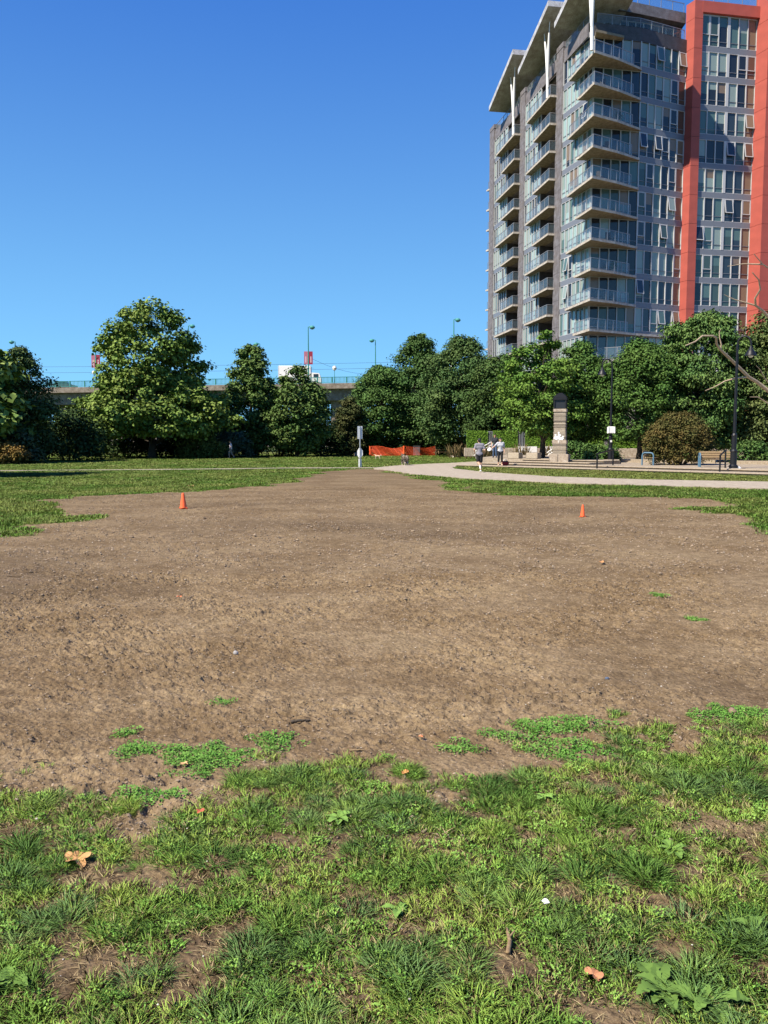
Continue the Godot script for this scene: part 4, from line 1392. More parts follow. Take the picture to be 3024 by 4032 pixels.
func dead_tree() -> void:
	var t := thing("bare_tree", "dead tree at the right edge reaching bare pale branches into view", "tree", Vector3(23.6, 0.2, -46.2))
	var org := t.position
	var tk := MB.new()
	tk.tube([Vector3(0, -0.3, 0), Vector3(-0.1, 2, 0), Vector3(0.1, 4.5, 0), Vector3(0.3, 8, 0.1), Vector3(0.2, 11.5, 0.2), Vector3(0.5, 14.0, 0.2)], [0.34, 0.28, 0.24, 0.17, 0.1, 0.03], 10)
	obj("trunk", tk.mesh(), M.dead_wood, t)
	var brs := [
		[[23.55, 3.2, -46.2], [22.3, 3.9, -46.1], [21.12, 4.44, -46.0], [20.31, 4.9, -45.65], [19.71, 5.13, -45.3], [18.98, 5.66, -44.95], [18.43, 6.0, -44.6], [17.72, 6.47, -44.25], [17.38, 6.72, -43.9], [17.21, 7.01, -43.55], [16.9, 7.05, -43.2], [16.23, 7.01, -42.85], [15.74, 6.68, -42.5], [15.14, 6.44, -42.15]],
		[[17.72, 6.47, -44.25], [17.75, 6.73, -44.2], [17.6, 7.08, -44.1], [17.58, 7.4, -44.1], [17.66, 7.52, -44.1]],
		[[19.71, 5.13, -45.3], [18.95, 5.04, -45.1], [18.3, 4.88, -44.9], [17.7, 4.57, -44.7], [17.1, 4.34, -44.5]],
		[[23.8, 6.6, -46.1], [22.2, 7.7, -46.1], [20.96, 8.44, -46.0], [20.52, 8.69, -45.65], [19.96, 8.93, -45.3], [19.77, 9.25, -44.95], [19.87, 9.65, -44.6], [19.61, 10.08, -44.25], [19.11, 10.38, -43.9]],
		[[19.96, 8.93, -45.3], [19.35, 9.07, -45.2], [18.7, 9.22, -45.1], [18.11, 9.44, -44.95]],
		[[23.8, 9.6, -46.0], [22.4, 10.4, -46.0], [21.21, 10.76, -46.0], [20.7, 10.99, -45.65], [20.26, 11.09, -45.3], [19.62, 11.55, -44.95]],
		[[20.26, 11.09, -45.3], [19.2, 11.1, -45.2], [18.3, 10.95, -45.1]],
		[[23.5, 2.4, -46.2], [22.2, 3.2, -46.1], [21.15, 3.74, -46.0], [20.43, 4.07, -45.65], [19.84, 4.05, -45.3]],
		[[22.3, 3.9, -46.1], [21.3, 4.75, -46.1], [20.9, 5.14, -46.0], [20.5, 5.55, -45.65], [20.12, 5.73, -45.3]]]
	var big := [0.12, 0.05, 0.06, 0.10, 0.05, 0.08, 0.045, 0.055, 0.045]
	for k in brs.size():
		var pts := []
		var rad := []
		for i in brs[k].size():
			var q: Array = brs[k][i]
			pts.append(Vector3(q[0], q[1], q[2]) - org)
			rad.append(big[k] * lerpf(1.0, 0.25, float(i) / (brs[k].size() - 1)))
		var b := MB.new()
		b.tube(pts, rad, 7)
		obj("branch", b.mesh(), M.dead_wood, t)

func shrubs_and_hedges() -> void:
	# dark thicket behind the lawn on the left
	var where := [
		[-38.0, -72.0, 3.4, 3.0, "left of the left-edge trees"], [-31.5, -68.5, 3.0, 3.2, "behind the left-edge trees"], [-27.6, -73.0, 3.0, 4.4, "between the left trees and the maple"],
		[-33.0, -92.0, 3.6, 3.8, "behind the maple's left side"], [-28.5, -90.5, 3.4, 4.2, "behind the maple just left of its trunk"], [-24.4, -91.0, 3.2, 4.0, "straight behind the maple trunk"],
		[-20.3, -90.5, 3.2, 4.6, "behind the maple's right side"], [-17.4, -94.5, 3.0, 4.2, "left of the slender tree's foot"], [-12.4, -97.5, 3.0, 3.6, "between the slender and the rounded tree"],
		[-7.4, -98.5, 2.8, 3.8, "right of the rounded tree's foot"], [-3.2, -104.0, 3.0, 3.6, "behind the sign post under the dark tree"], [2.0, -109.0, 3.4, 3.4, "behind the orange fence"], [7.5, -106.0, 3.2, 3.0, "at the right end of the orange fence"]]
	for k in where.size():
		var w: Array = where[k]
		shrub("thicket_shrub", "dark leafy shrub %s" % w[4], "shrub", Vector3(w[0], 0, w[1]), Vector3(w[2], w[3], 2.4), {"seed": 200 + k, "clumps": 46, "per": 75, "rc": 1.0, "leaf": 0.27, "group": "dark shrubs along the back of the lawn", "ca": Color(0.022, 0.042, 0.014), "cb": Color(0.055, 0.09, 0.028)})
	# lighter shrubs at the lawn's edge
	shrub("rose_shrub", "yellowish green shrub right of the maple trunk", "shrub", Vector3(-18.6, 0, -84.5), Vector3(2.3, 2.4, 1.6), {"clumps": 40, "per": 75, "rc": 0.7, "leaf": 0.24, "ca": Color(0.06, 0.10, 0.025), "cb": Color(0.16, 0.19, 0.05)})
	shrub("rose_shrub", "grey-green shrub beside the walker at the lawn's edge", "shrub", Vector3(-16.2, 0, -88.0), Vector3(2.2, 2.7, 1.6), {"clumps": 40, "per": 75, "rc": 0.7, "leaf": 0.22, "ca": Color(0.05, 0.075, 0.04), "cb": Color(0.11, 0.145, 0.08)})
	shrub("rust_shrub", "low rust and yellow shrub at the left edge", "shrub", Vector3(-27.8, 0, -60.8), Vector3(2.0, 1.5, 1.2), {"clumps": 36, "per": 70, "rc": 0.45, "leaf": 0.17, "ca": Color(0.12, 0.09, 0.025), "cb": Color(0.26, 0.17, 0.05)})
	shrub("rust_shrub", "grey-green bush above the rust shrub at the left edge", "shrub", Vector3(-28.6, 0, -63.0), Vector3(2.6, 2.6, 1.2), {"clumps": 40, "per": 75, "rc": 0.6, "leaf": 0.2, "ca": Color(0.045, 0.07, 0.03), "cb": Color(0.09, 0.12, 0.06)})
	shrub("brown_bush", "big rounded olive-brown bush on the plaza", "bush", Vector3(18.1, 0.25, -51.2), Vector3(1.95, 3.25, 1.7), {"seed": 90, "clumps": 120, "per": 150, "rc": 0.42, "leaf": 0.12, "lw": 0.28, "ca": Color(0.055, 0.07, 0.022), "cb": Color(0.15, 0.115, 0.04)})
	# small green plants in the planter behind the plaza
	for q in [[13.2, -57.0, 1.3, 1.3, "right of the clock pillar"], [15.0, -57.4, 1.2, 1.0, "left of the lamp with the white box"], [19.5, -57.0, 1.2, 1.1, "behind the left bench"], [23.6, -53.6, 1.5, 1.3, "right of the second lamp post"], [26.6, -52.6, 1.5, 1.2, "at the right edge of the plaza"]]:
		shrub("planter_shrub", "small leafy green shrub in the planter %s" % q[4], "shrub", Vector3(q[0], 0.3, q[1]), Vector3(q[2], q[3], 0.9), {"clumps": 26, "per": 80, "rc": 0.4, "leaf": 0.16, "group": "planter shrubs", "ca": Color(0.04, 0.09, 0.025), "cb": Color(0.11, 0.19, 0.05)})
	# clipped bright hedges on the retaining wall
	var hs := [[8.8, -79.0, 2.0, "left of the first grey gate post"], [11.4, -78.6, 2.3, "behind the jogger"], [14.5, -78.0, 2.6, "right of the frisbee thrower"], [17.6, -72.5, 3.0, "between the clock pillar and the lamp"], [20.9, -72.0, 3.0, "right of the white box on the lamp"], [24.4, -71.5, 3.2, "behind the brown bush"], [29, -71, 4.0, "by the playground at the right edge"]]
	for k in hs.size():
		var w: Array = hs[k]
		var t := thing("clipped_hedge", "bright green clipped hedge %s" % w[3], "hedge", Vector3(w[0], 0.3, w[1]), 0.0, "clipped hedges behind the plaza")
		var r := RandomNumberGenerator.new()
		r.seed = 400 + k
		var L := Leaves.new()
		for i in 5200:
			var p := Vector3(r.randf_range(-1, 1) * w[2] * 0.5, r.randf_range(0.75, 2.35), r.randf_range(-0.45, 0.45))
			var nn := Vector3(0, 0.2, 1)
			var f := r.randf()
			if f < 0.5:
				p.z = 0.45 + r.randf_range(-0.06, 0.05)
			elif f < 0.8:
				p.y = 2.35 + r.randf_range(-0.06, 0.05)
				nn = Vector3.UP
			nn = (nn + rdir(r) * 0.8).normalized()
			var al := rdir(r)
			al = (al - nn * al.dot(nn)).normalized()
			L.leaf(p, al, nn, r.randf_range(0.07, 0.12), 0.4, Color(0.085, 0.18, 0.022).lerp(Color(0.17, 0.29, 0.04), r.randf()))
		obj("foliage", L.mesh(), M.leaf, t)
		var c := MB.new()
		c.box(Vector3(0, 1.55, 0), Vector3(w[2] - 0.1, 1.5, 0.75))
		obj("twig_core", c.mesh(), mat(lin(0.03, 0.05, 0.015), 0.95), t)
		var wl := MB.new()
		wl.cbox(Vector3(0, 0.38, 0), Vector3(w[2] + 0.3, 0.8, 1.1), 0.02)
		obj("planter_wall", wl.mesh(), M.conc, t)
	# spiky flax plants below the hedges
	for q in [[7.0, -82.0, "left of the jogger"], [8.4, -80.5, "behind the seated person"], [9.8, -77.5, "just left of the jogger's head"], [12.6, -76.0, "behind the frisbee thrower"], [14.8, -74.5, "behind the stone blocks"]]:
		var t := thing("flax_plant", "spiky brownish flax plant %s" % q[2], "plant", Vector3(q[0], 0.1, q[1]), 0.0, "flax plants")
		var r := RandomNumberGenerator.new()
		r.seed = int(q[0] * 100)
		for b in 3:
			var L := MB.new()
			L.tinted = true
			for k in 26:
				var a := r.randf() * TAU
				var out := r.randf_range(0.15, 0.9)
				var h := r.randf_range(0.7, 1.5)
				var d := Vector3(cos(a), 0, sin(a))
				var s := Vector3(-sin(a), 0, cos(a)) * 0.035
				var p0 := d * 0.1 + Vector3((b - 1) * 0.45, 0, r.randf_range(-0.1, 0.1))
				var p1 := p0 + d * out * 0.5 + Vector3.UP * h * 0.75
				var p2 := p0 + d * out + Vector3.UP * h
				L.col = Color(0.10, 0.08, 0.035).lerp(Color(0.24, 0.18, 0.09), r.randf())
				L.quad(p0 - s, p1 - s, p1 + s, p0 + s)
				L.tri(p1 - s, p2, p1 + s)
			obj("leaf_fan", L.mesh(), M.leaf, t)

# ---------------------------------------------------------------- plaza furniture
func plaza_things() -> void:
	clock_pillar()
	lamp_post("black lamp post with a white box on its pole", Vector3(15.3, 0.23, -56.2), true, 0.0)
	lamp_post("black lamp post right of the brown bush", Vector3(18.6, 0.23, -44.2), false, 2.6)
	bench("park bench with blue tube arms half hidden left of the brown bush", Vector3(16.4, 0.23, -50.6), 0.9)
	bench("park bench with blue tube arms and tan slats by the second lamp post", Vector3(18.55, 0.23, -46.3), -0.25)
	bench("park bench with blue tube arms cut by the right edge", Vector3(24.3, 0.23, -50.0), -0.2)
	handrail("black handrail on the steps right of the clock pillar", Vector3(12.1, 0.0, -47.15), Vector3(13.9, 0.23, -50.4))
	handrail("black handrail on the steps in front of the second bench", Vector3(17.0, 0.0, -42.0), Vector3(18.5, 0.23, -45.0))
	for q in [[9.4, -59.6, "left of the pair behind the frisbee thrower"], [10.6, -58.9, "right of the pair beside the clock pillar"]]:
		var s := thing("stone_block", "rough grey stone seat block, %s" % q[2], "stone block", Vector3(q[0], 0.452, q[1]), -0.7, "stone seat blocks")
		var b := MB.new()
		b.cbox(Vector3(0, 0.2, 0), Vector3(0.95, 0.4, 0.6), 0.03)
		obj("block", b.mesh(), M.stone, s)
		var c := MB.new()
		c.cbox(Vector3(0, 0.41, 0), Vector3(0.9, 0.03, 0.55), 0.012)
		obj("top_face", c.mesh(), M.conc, s)
	# white stair rails and grey posts by the hedge
	for q in [[9.3, -77.6, "left of the jogger"], [15.3, -73.5, "behind the stone blocks"]]:
		var s := thing("stair_rail", "white metal stair rail by the hedge %s" % q[2], "handrail", Vector3(q[0], 0.1, q[1]))
		var b := MB.new()
		for k in 2:
			b.tube([Vector3(-0.9, 0.55 - k * 0.3, 0), Vector3(-0.7, 0.75 - k * 0.3, 0), Vector3(0.9, 1.65 - k * 0.3, 0)], [0.035, 0.035, 0.035], 6)
		obj("rail", b.mesh(), M.white, s)
		for k in 2:
			var p := MB.new()
			p.tube([Vector3(-0.7 + 1.5 * k, 0, 0), Vector3(-0.7 + 1.5 * k, 0.75 + 0.8 * k, 0)], [0.03, 0.03], 6)
			obj("post", p.mesh(), M.white, s)
	for q in [[10.1, -78.8, "left of the jogger"], [13.0, -78.2, "left of the frisbee thrower"], [16.1, -74.2, "left of the clock pillar"]]:
		var s := thing("gate", "grey slatted garden gate in the hedge %s" % q[2], "gate", Vector3(q[0], 0.3, q[1]), 0.0, "garden gates")
		for k in 5:
			var p := MB.new()
			p.box(Vector3(-0.3 + 0.15 * k, 1.35, 0.2), Vector3(0.06, 2.0, 0.05))
			obj("slat", p.mesh(), M.rail, s)
		var p2 := MB.new()
		p2.box(Vector3(0, 2.3, 0.2), Vector3(0.75, 0.08, 0.07))
		p2.box(Vector3(0, 0.5, 0.2), Vector3(0.75, 0.08, 0.07))
		obj("gate_frame", p2.mesh(), M.rail, s)
	playground()

func clock_pillar() -> void:
	var t := thing("clock_pillar", "brick pillar with stepped stone base and black lantern cap", "pillar", Vector3(11.4, 0.232, -53.9), -0.32)
	var p := MB.new()
	p.cbox(Vector3(0, 0.3, 0), Vector3(1.22, 0.62, 1.22), 0.02)
	obj("pedestal", p.mesh(), M.conc, t)
	var jn := MB.new()
	jn.box(Vector3(-0.06, 0.31, 0.611), Vector3(0.02, 0.58, 0.006))
	obj("pedestal_joint", jn.mesh(), M.dark, t)
	var r := RandomNumberGenerator.new()
	r.seed = 4
	var m2 := [M.stone, textured(mat(lin(0.44, 0.40, 0.33), 0.95), M.stone.albedo_texture, 0.45), textured(mat(lin(0.30, 0.27, 0.225), 0.95), M.stone.albedo_texture, 0.45)]
	# courses of split-face brick, alternately long and short at the corners
	var y := 0.62
	while y < 1.26:
		course(t, r, y, 0.86, m2)
		y += 0.092
	var c1 := MB.new()
	c1.cbox(Vector3(0, 1.39, 0), Vector3(0.92, 0.24, 0.92), 0.015)
	obj("band_course", c1.mesh(), M.conc, t)
	y = 1.51
	while y < 3.28:
		course(t, r, y, 0.76, m2)
		y += 0.092
	var c2 := MB.new()
	c2.cbox(Vector3(0, 3.42, 0), Vector3(0.84, 0.2, 0.84), 0.015)
	obj("cap_stone", c2.mesh(), M.conc, t)
	for e in [[-1, -1], [1, -1], [1, 1], [-1, 1]]:
		var q := MB.new()
		q.box(Vector3(e[0] * 0.36, 3.81, e[1] * 0.36), Vector3(0.09, 0.58, 0.09))
		obj("lantern_post", q.mesh(), M.black_metal, t)
	var lb := MB.new()
	lb.box(Vector3(0, 3.8, 0), Vector3(0.66, 0.56, 0.66))
	obj("lantern_glass", lb.mesh(), mat(lin(0.02, 0.022, 0.026), 0.35), t)
	var lt := MB.new()
	lt.cbox(Vector3(0, 4.12, 0), Vector3(0.9, 0.08, 0.9), 0.01)
	lt.cbox(Vector3(0, 3.545, 0), Vector3(0.84, 0.05, 0.84), 0.01)
	obj("lantern_frame", lt.mesh(), M.black_metal, t)
	var dm := MB.new()
	for k in 5:
		var s := cos(k / 5.0 * 1.45) * 0.86
		dm.cbox(Vector3(0, 4.19 + 0.075 * k, 0), Vector3(s, 0.085, s), 0.02)
	obj("lantern_roof", dm.mesh(), M.black_metal, t)
	# splash of white paint on the brick front
	var w := MB.new()
	var z := 0.412
	for q in [[-0.17, 1.66, 0.40, 0.30], [0.10, 1.62, 0.46, 0.20], [0.0, 1.82, 0.24, 0.22], [-0.04, 1.98, 0.13, 0.16], [-0.24, 1.84, 0.16, 0.14], [0.22, 1.74, 0.14, 0.12]]:
		var pts := []
		for k in 12:
			var a := TAU * k / 12
			var f := r.randf_range(0.75, 1.1)
			pts.append(Vector3(q[0] + cos(a) * q[2] * 0.5 * f, q[1] + sin(a) * q[3] * 0.5 * f, z))
		z += 0.003
		for k in 12:
			w.tri(Vector3(q[0], q[1], z - 0.003), pts[(k + 1) % 12], pts[k])
	obj("paint_splash", w.mesh(), M.white, t)
	var drip := MB.new()
	drip.tri(Vector3(-0.1, 1.505, 0.464), Vector3(0.03, 1.505, 0.464), Vector3(-0.03, 1.28, 0.464))
	obj("paint_drip", drip.mesh(), mat(lin(0.6, 0.56, 0.5), 0.7), t)

func course(t: Node3D, r: RandomNumberGenerator, y: float, w: float, mats: Array) -> void:
	var b := MB.new()
	var s := w + r.randf_range(-0.035, 0.035)
	b.cbox(Vector3(r.randf_range(-0.008, 0.008), y + 0.042, r.randf_range(-0.008, 0.008)), Vector3(s, 0.078, s), 0.012)
	b.box(Vector3(0, y + 0.085, 0), Vector3(w - 0.06, 0.018, w - 0.06))
	obj("brick_course", b.mesh(), mats[r.randi() % 3], t)

func lamp_post(label: String, at: Vector3, boxed: bool, turn: float) -> void:
	var t := thing("lamp_post", label, "lamp post", at, turn, "black plaza lamp posts")
	var b := MB.new()
	b.lathe(Vector3.ZERO, [Vector2(0.02, 0.0), Vector2(0.24, 0.0), Vector2(0.24, 0.12), Vector2(0.17, 0.2), Vector2(0.17, 0.85), Vector2(0.2, 0.9), Vector2(0.13, 1.0), Vector2(0.13, 1.7), Vector2(0.15, 1.74), Vector2(0.09, 1.85)], 12)
	obj("base", b.mesh(), M.black_metal, t)
	var p := MB.new()
	p.tube([Vector3(0, 1.8, 0), Vector3(0, 6.5, 0)], [0.085, 0.06], 10)
	obj("pole", p.mesh(), M.black_metal, t)
	var a := MB.new()
	var pts := []
	var rad := []
	for k in 9:
		var g := PI * k / 8.0
		pts.append(Vector3(-0.33 + 0.33 * cos(g), 6.5 + 0.42 * sin(g), 0))
		rad.append(0.045)
	pts.append(Vector3(-0.66, 6.35, 0))
	rad.append(0.04)
	a.tube(pts, rad, 8)
	obj("arm", a.mesh(), M.black_metal, t)
	var s := MB.new()
	s.lathe(Vector3(-0.66, 5.88, 0), [Vector2(0.3, 0.0), Vector2(0.29, 0.05), Vector2(0.18, 0.25), Vector2(0.09, 0.38), Vector2(0.06, 0.5), Vector2(0.02, 0.52)], 14)
	s.lathe(Vector3(-0.66, 5.90, 0), [Vector2(0.02, 0.02), Vector2(0.28, 0.0)], 14)
	obj("lamp_shade", s.mesh(), M.black_metal, t)
	var gl := MB.new()
	gl.lathe(Vector3(-0.66, 5.78, 0), [Vector2(0.02, 0.0), Vector2(0.1, 0.03), Vector2(0.14, 0.1)], 10)
	obj("lamp_glass", gl.mesh(), M.glass_globe, t)
	if boxed:
		var w := MB.new()
		w.cbox(Vector3(-0.02, 2.2, 0.2), Vector3(0.5, 0.46, 0.3), 0.04)
		obj("white_box", w.mesh(), mat(lin(0.8, 0.8, 0.77), 0.4), t)
	var st := MB.new()
	st.cbox(Vector3(0.0, 1.45, 0.132), Vector3(0.12, 0.14, 0.012), 0.003)
	obj("sticker", st.mesh(), M.white, t)
	var ft := MB.new()
	ft.lathe(Vector3(0.05, 0, 0.22), [Vector2(0.02, 0.14), Vector2(0.16, 0.11), Vector2(0.27, 0.0)].duplicate(), 9)
	ft.lathe(Vector3(-0.18, 0, 0.2), [Vector2(0.2, 0.0), Vector2(0.13, 0.08), Vector2(0.02, 0.11)], 9)
	obj("footing", ft.mesh(), M.white, t)

func bench(label: String, at: Vector3, turn: float) -> void:
	var t := thing("park_bench", label, "bench", at, turn, "benches with blue tube arms")
	for s in [-1, 1]:
		var a := MB.new()
		a.tube([Vector3(s * 0.9, 0, 0.35), Vector3(s * 0.9, 0.6, 0.35), Vector3(s * 0.9, 0.72, 0.28), Vector3(s * 0.9, 0.75, 0.15), Vector3(s * 0.9, 0.75, -0.2), Vector3(s * 0.9, 0.7, -0.3), Vector3(s * 0.9, 0.55, -0.34), Vector3(s * 0.9, 0, -0.34)], [0.045, 0.045, 0.045, 0.045, 0.045, 0.045, 0.045, 0.045], 8)
		obj("arm", a.mesh(), M.blue_metal, t)
		var k := MB.new()
		k.tube([Vector3(s * 0.8, 0.4, 0.32), Vector3(s * 0.8, 0.38, -0.22), Vector3(s * 0.8, 0.9, -0.36)], [0.025, 0.025, 0.025], 6)
		obj("bracket", k.mesh(), M.black_metal, t)
	for k in 4:
		var b := MB.new()
		b.cbox(Vector3(0, 0.44, 0.28 - 0.14 * k), Vector3(1.78, 0.04, 0.12), 0.008)
		obj("seat_slat", b.mesh(), M.wood, t)
	for k in 3:
		var b := MB.new()
		b.cbox(Vector3(0, 0.56 + 0.13 * k, -0.25 - 0.035 * k), Vector3(1.78, 0.11, 0.04), 0.008, Basis(Vector3.RIGHT, -0.26))
		obj("back_slat", b.mesh(), M.wood, t)

func handrail(label: String, a: Vector3, b: Vector3) -> void:
	var t := thing("step_handrail", label, "handrail", a, 0.0, "black step handrails")
	var d := b - a
	for q in [Vector3.ZERO, d]:
		var p := MB.new()
		p.tube([q - Vector3.UP * 0.05, q + Vector3.UP * 0.92], [0.045, 0.045], 8)
		obj("post", p.mesh(), M.black_metal, t)
	var r := MB.new()
	r.tube([-d.normalized() * 0.15 + Vector3.UP * 0.95, Vector3.UP * 0.95, d + Vector3.UP * 0.95, d + d.normalized() * 0.15 + Vector3.UP * 0.95], [0.045, 0.045, 0.045, 0.045], 8)
	obj("rail", r.mesh(), M.black_metal, t)

func playground() -> void:
	var t := thing("play_structure", "playground tower with a blue roof behind the brown bush", "playground", Vector3(22.6, 0.1, -58.6), 0.2)
	for q in [[-0.6, -0.5], [0.6, -0.5], [0.6, 0.5], [-0.6, 0.5]]:
		var p := MB.new()
		p.tube([Vector3(q[0], -0.1, q[1]), Vector3(q[0], 1.45, q[1])], [0.05, 0.05], 8)
		obj("post", p.mesh(), mat(lin(0.6, 0.55, 0.5), 0.5), t)
	var r := MB.new()
	r.quad(Vector3(-0.85, 1.4, 0.75), Vector3(-0.3, 2.1, 0), Vector3(0.25, 2.1, 0), Vector3(1.0, 1.35, 0.75))
	r.quad(Vector3(1.0, 1.35, -0.75), Vector3(0.25, 2.1, 0), Vector3(-0.3, 2.1, 0), Vector3(-0.85, 1.4, -0.75))
	r.tri(Vector3(-0.85, 1.4, -0.75), Vector3(-0.3, 2.1, 0), Vector3(-0.85, 1.4, 0.75))
	r.tri(Vector3(1.0, 1.35, 0.75), Vector3(0.25, 2.1, 0), Vector3(1.0, 1.35, -0.75))
	obj("roof", r.mesh(), mat(lin(0.02, 0.07, 0.26), 0.5), t)
	var o := MB.new()
	o.cbox(Vector3(-0.75, 1.2, 0.55), Vector3(0.35, 0.4, 0.08), 0.02)
	obj("panel", o.mesh(), mat(lin(0.8, 0.3, 0.03), 0.5), t)
	var rd := MB.new()
	rd.cbox(Vector3(0.2, 0.6, 0.5), Vector3(1.6, 0.45, 0.1), 0.02)
	obj("barrier", rd.mesh(), mat(lin(0.35, 0.04, 0.05), 0.5), t)
	var dk := MB.new()
	dk.cbox(Vector3(0, 0.35, 0), Vector3(1.2, 0.08, 1.0), 0.02)
	obj("platform", dk.mesh(), M.galv, t)

# ---------------------------------------------------------------- things on the field
func cone(label: String, at: Vector3, h: float, r0: float, squashed: float) -> void:
	var t := thing("traffic_cone", label, "cone", at, 0.4, "orange cones on the field")
	var b := MB.new()
	b.cbox(Vector3(0, 0.012, 0), Vector3(r0 * 2.05, 0.02, r0 * 2.05 * squashed), 0.01)
	obj("base", b.mesh(), M.orange, t)
	var c := MB.new()
	c.lathe(Vector3(0, 0.02, 0), [Vector2(r0 * 0.98, 0.0), Vector2(r0 * 0.9, 0.03), Vector2(r0 * 0.36, h * 0.93), Vector2(r0 * 0.30, h * 0.985), Vector2(r0 * 0.12, h), Vector2(0.005, h)], 20)
	obj("body", c.mesh(), M.orange, t)

func field_things() -> void:
	cone("larger orange traffic cone on the left of the dirt field", Vector3(-4.88, 0.0, -20.1), 0.36, 0.09, 1.0)
	cone("small narrow orange cone on the right of the dirt field", Vector3(4.27, 0.0, -17.75), 0.25, 0.055, 1.0)
	# sign post seen from behind
	var s := thing("sign_post", "metal sign post with three sign backs at the end of the field", "sign", Vector3(-1.52, 0, -52.6), 0.05)
	var p := MB.new()
	p.tube([Vector3(0, -0.2, 0.03), Vector3(0, 2.62, 0.03)], [0.035, 0.035], 8)
	obj("post", p.mesh(), M.galv, s)
	var a := MB.new()
	a.cbox(Vector3(0, 2.22, -0.02), Vector3(0.32, 0.80, 0.02), 0.006)
	obj("sign_plate", a.mesh(), M.sign_back, s)
	var o := MB.new()
	var oct := []
	for k in 8:
		var g := TAU * (k + 0.5) / 8
		oct.append(Vector3(cos(g) * 0.19, 0.93 + sin(g) * 0.33, 0))
	for k in 8:
		o.tri(Vector3(0, 0.93, -0.01), oct[(k + 1) % 8] + Vector3(0, 0, -0.01), oct[k] + Vector3(0, 0, -0.01))
		o.tri(Vector3(0, 0.93, -0.03), oct[k] + Vector3(0, 0, -0.03), oct[(k + 1) % 8] + Vector3(0, 0, -0.03))
		o.quad(oct[k] + Vector3(0, 0, -0.03), oct[k] + Vector3(0, 0, -0.01), oct[(k + 1) % 8] + Vector3(0, 0, -0.01), oct[(k + 1) % 8] + Vector3(0, 0, -0.03))
	obj("octagon_plate", o.mesh(), M.white, s)
	var c := MB.new()
	c.cbox(Vector3(0, 0.31, -0.02), Vector3(0.2, 0.52, 0.02), 0.006)
	obj("low_plate", c.mesh(), M.white, s)
	for y in [2.5, 1.95, 1.15, 0.7]:
		var bt := MB.new()
		bt.cbox(Vector3(0, y, 0.02), Vector3(0.1, 0.03, 0.1), 0.005)
		obj("bracket", bt.mesh(), M.galv, s)
	orange_fence()
	# grey bin and pale bollard by the fence
	var g := thing("utility_bin", "grey bin behind the orange fence", "bin", Vector3(3.9, 0, -99.2))
	var gb := MB.new()
	gb.cbox(Vector3(0, 0.55, 0), Vector3(0.8, 1.1, 0.6), 0.04)
	obj("body", gb.mesh(), mat(lin(0.13, 0.13, 0.15), 0.7), g)
	var gl := MB.new()
	gl.cbox(Vector3(0, 1.14, 0), Vector3(0.86, 0.08, 0.66), 0.02)
	obj("lid", gl.mesh(), mat(lin(0.08, 0.08, 0.09), 0.6), g)
	var bl := thing("stone_block", "small pale stone block left of the orange fence", "stone block", Vector3(-3.1, 0, -97.0), 0.2)
	var bb := MB.new()
	bb.cbox(Vector3(0, 0.2, 0), Vector3(0.75, 0.42, 0.5), 0.04)
	obj("block", bb.mesh(), M.conc, bl)
	# picnic bench near the fence end
	var pb := thing("picnic_table", "brown picnic table under the trees right of the orange fence", "table", Vector3(7.0, 0, -98.0), 0.2)
	for k in 5:
		var m := MB.new()
		m.cbox(Vector3(0, 0.74, -0.3 + 0.15 * k), Vector3(1.9, 0.04, 0.14), 0.008)
		obj("top_plank", m.mesh(), M.wood, pb)
	for e in [-1, 1]:
		var m := MB.new()
		m.cbox(Vector3(0, 0.45, e * 0.72), Vector3(1.9, 0.04, 0.25), 0.008)
		obj("seat_plank", m.mesh(), M.wood, pb)
		var l := MB.new()
		l.tube([Vector3(e * 0.7, 0, 0.75), Vector3(e * 0.7, 0.72, 0.2)], [0.05, 0.05], 6)
		l.tube([Vector3(e * 0.7, 0, -0.75), Vector3(e * 0.7, 0.72, -0.2)], [0.05, 0.05], 6)
		obj("leg_frame", l.mesh(), M.wood, pb)

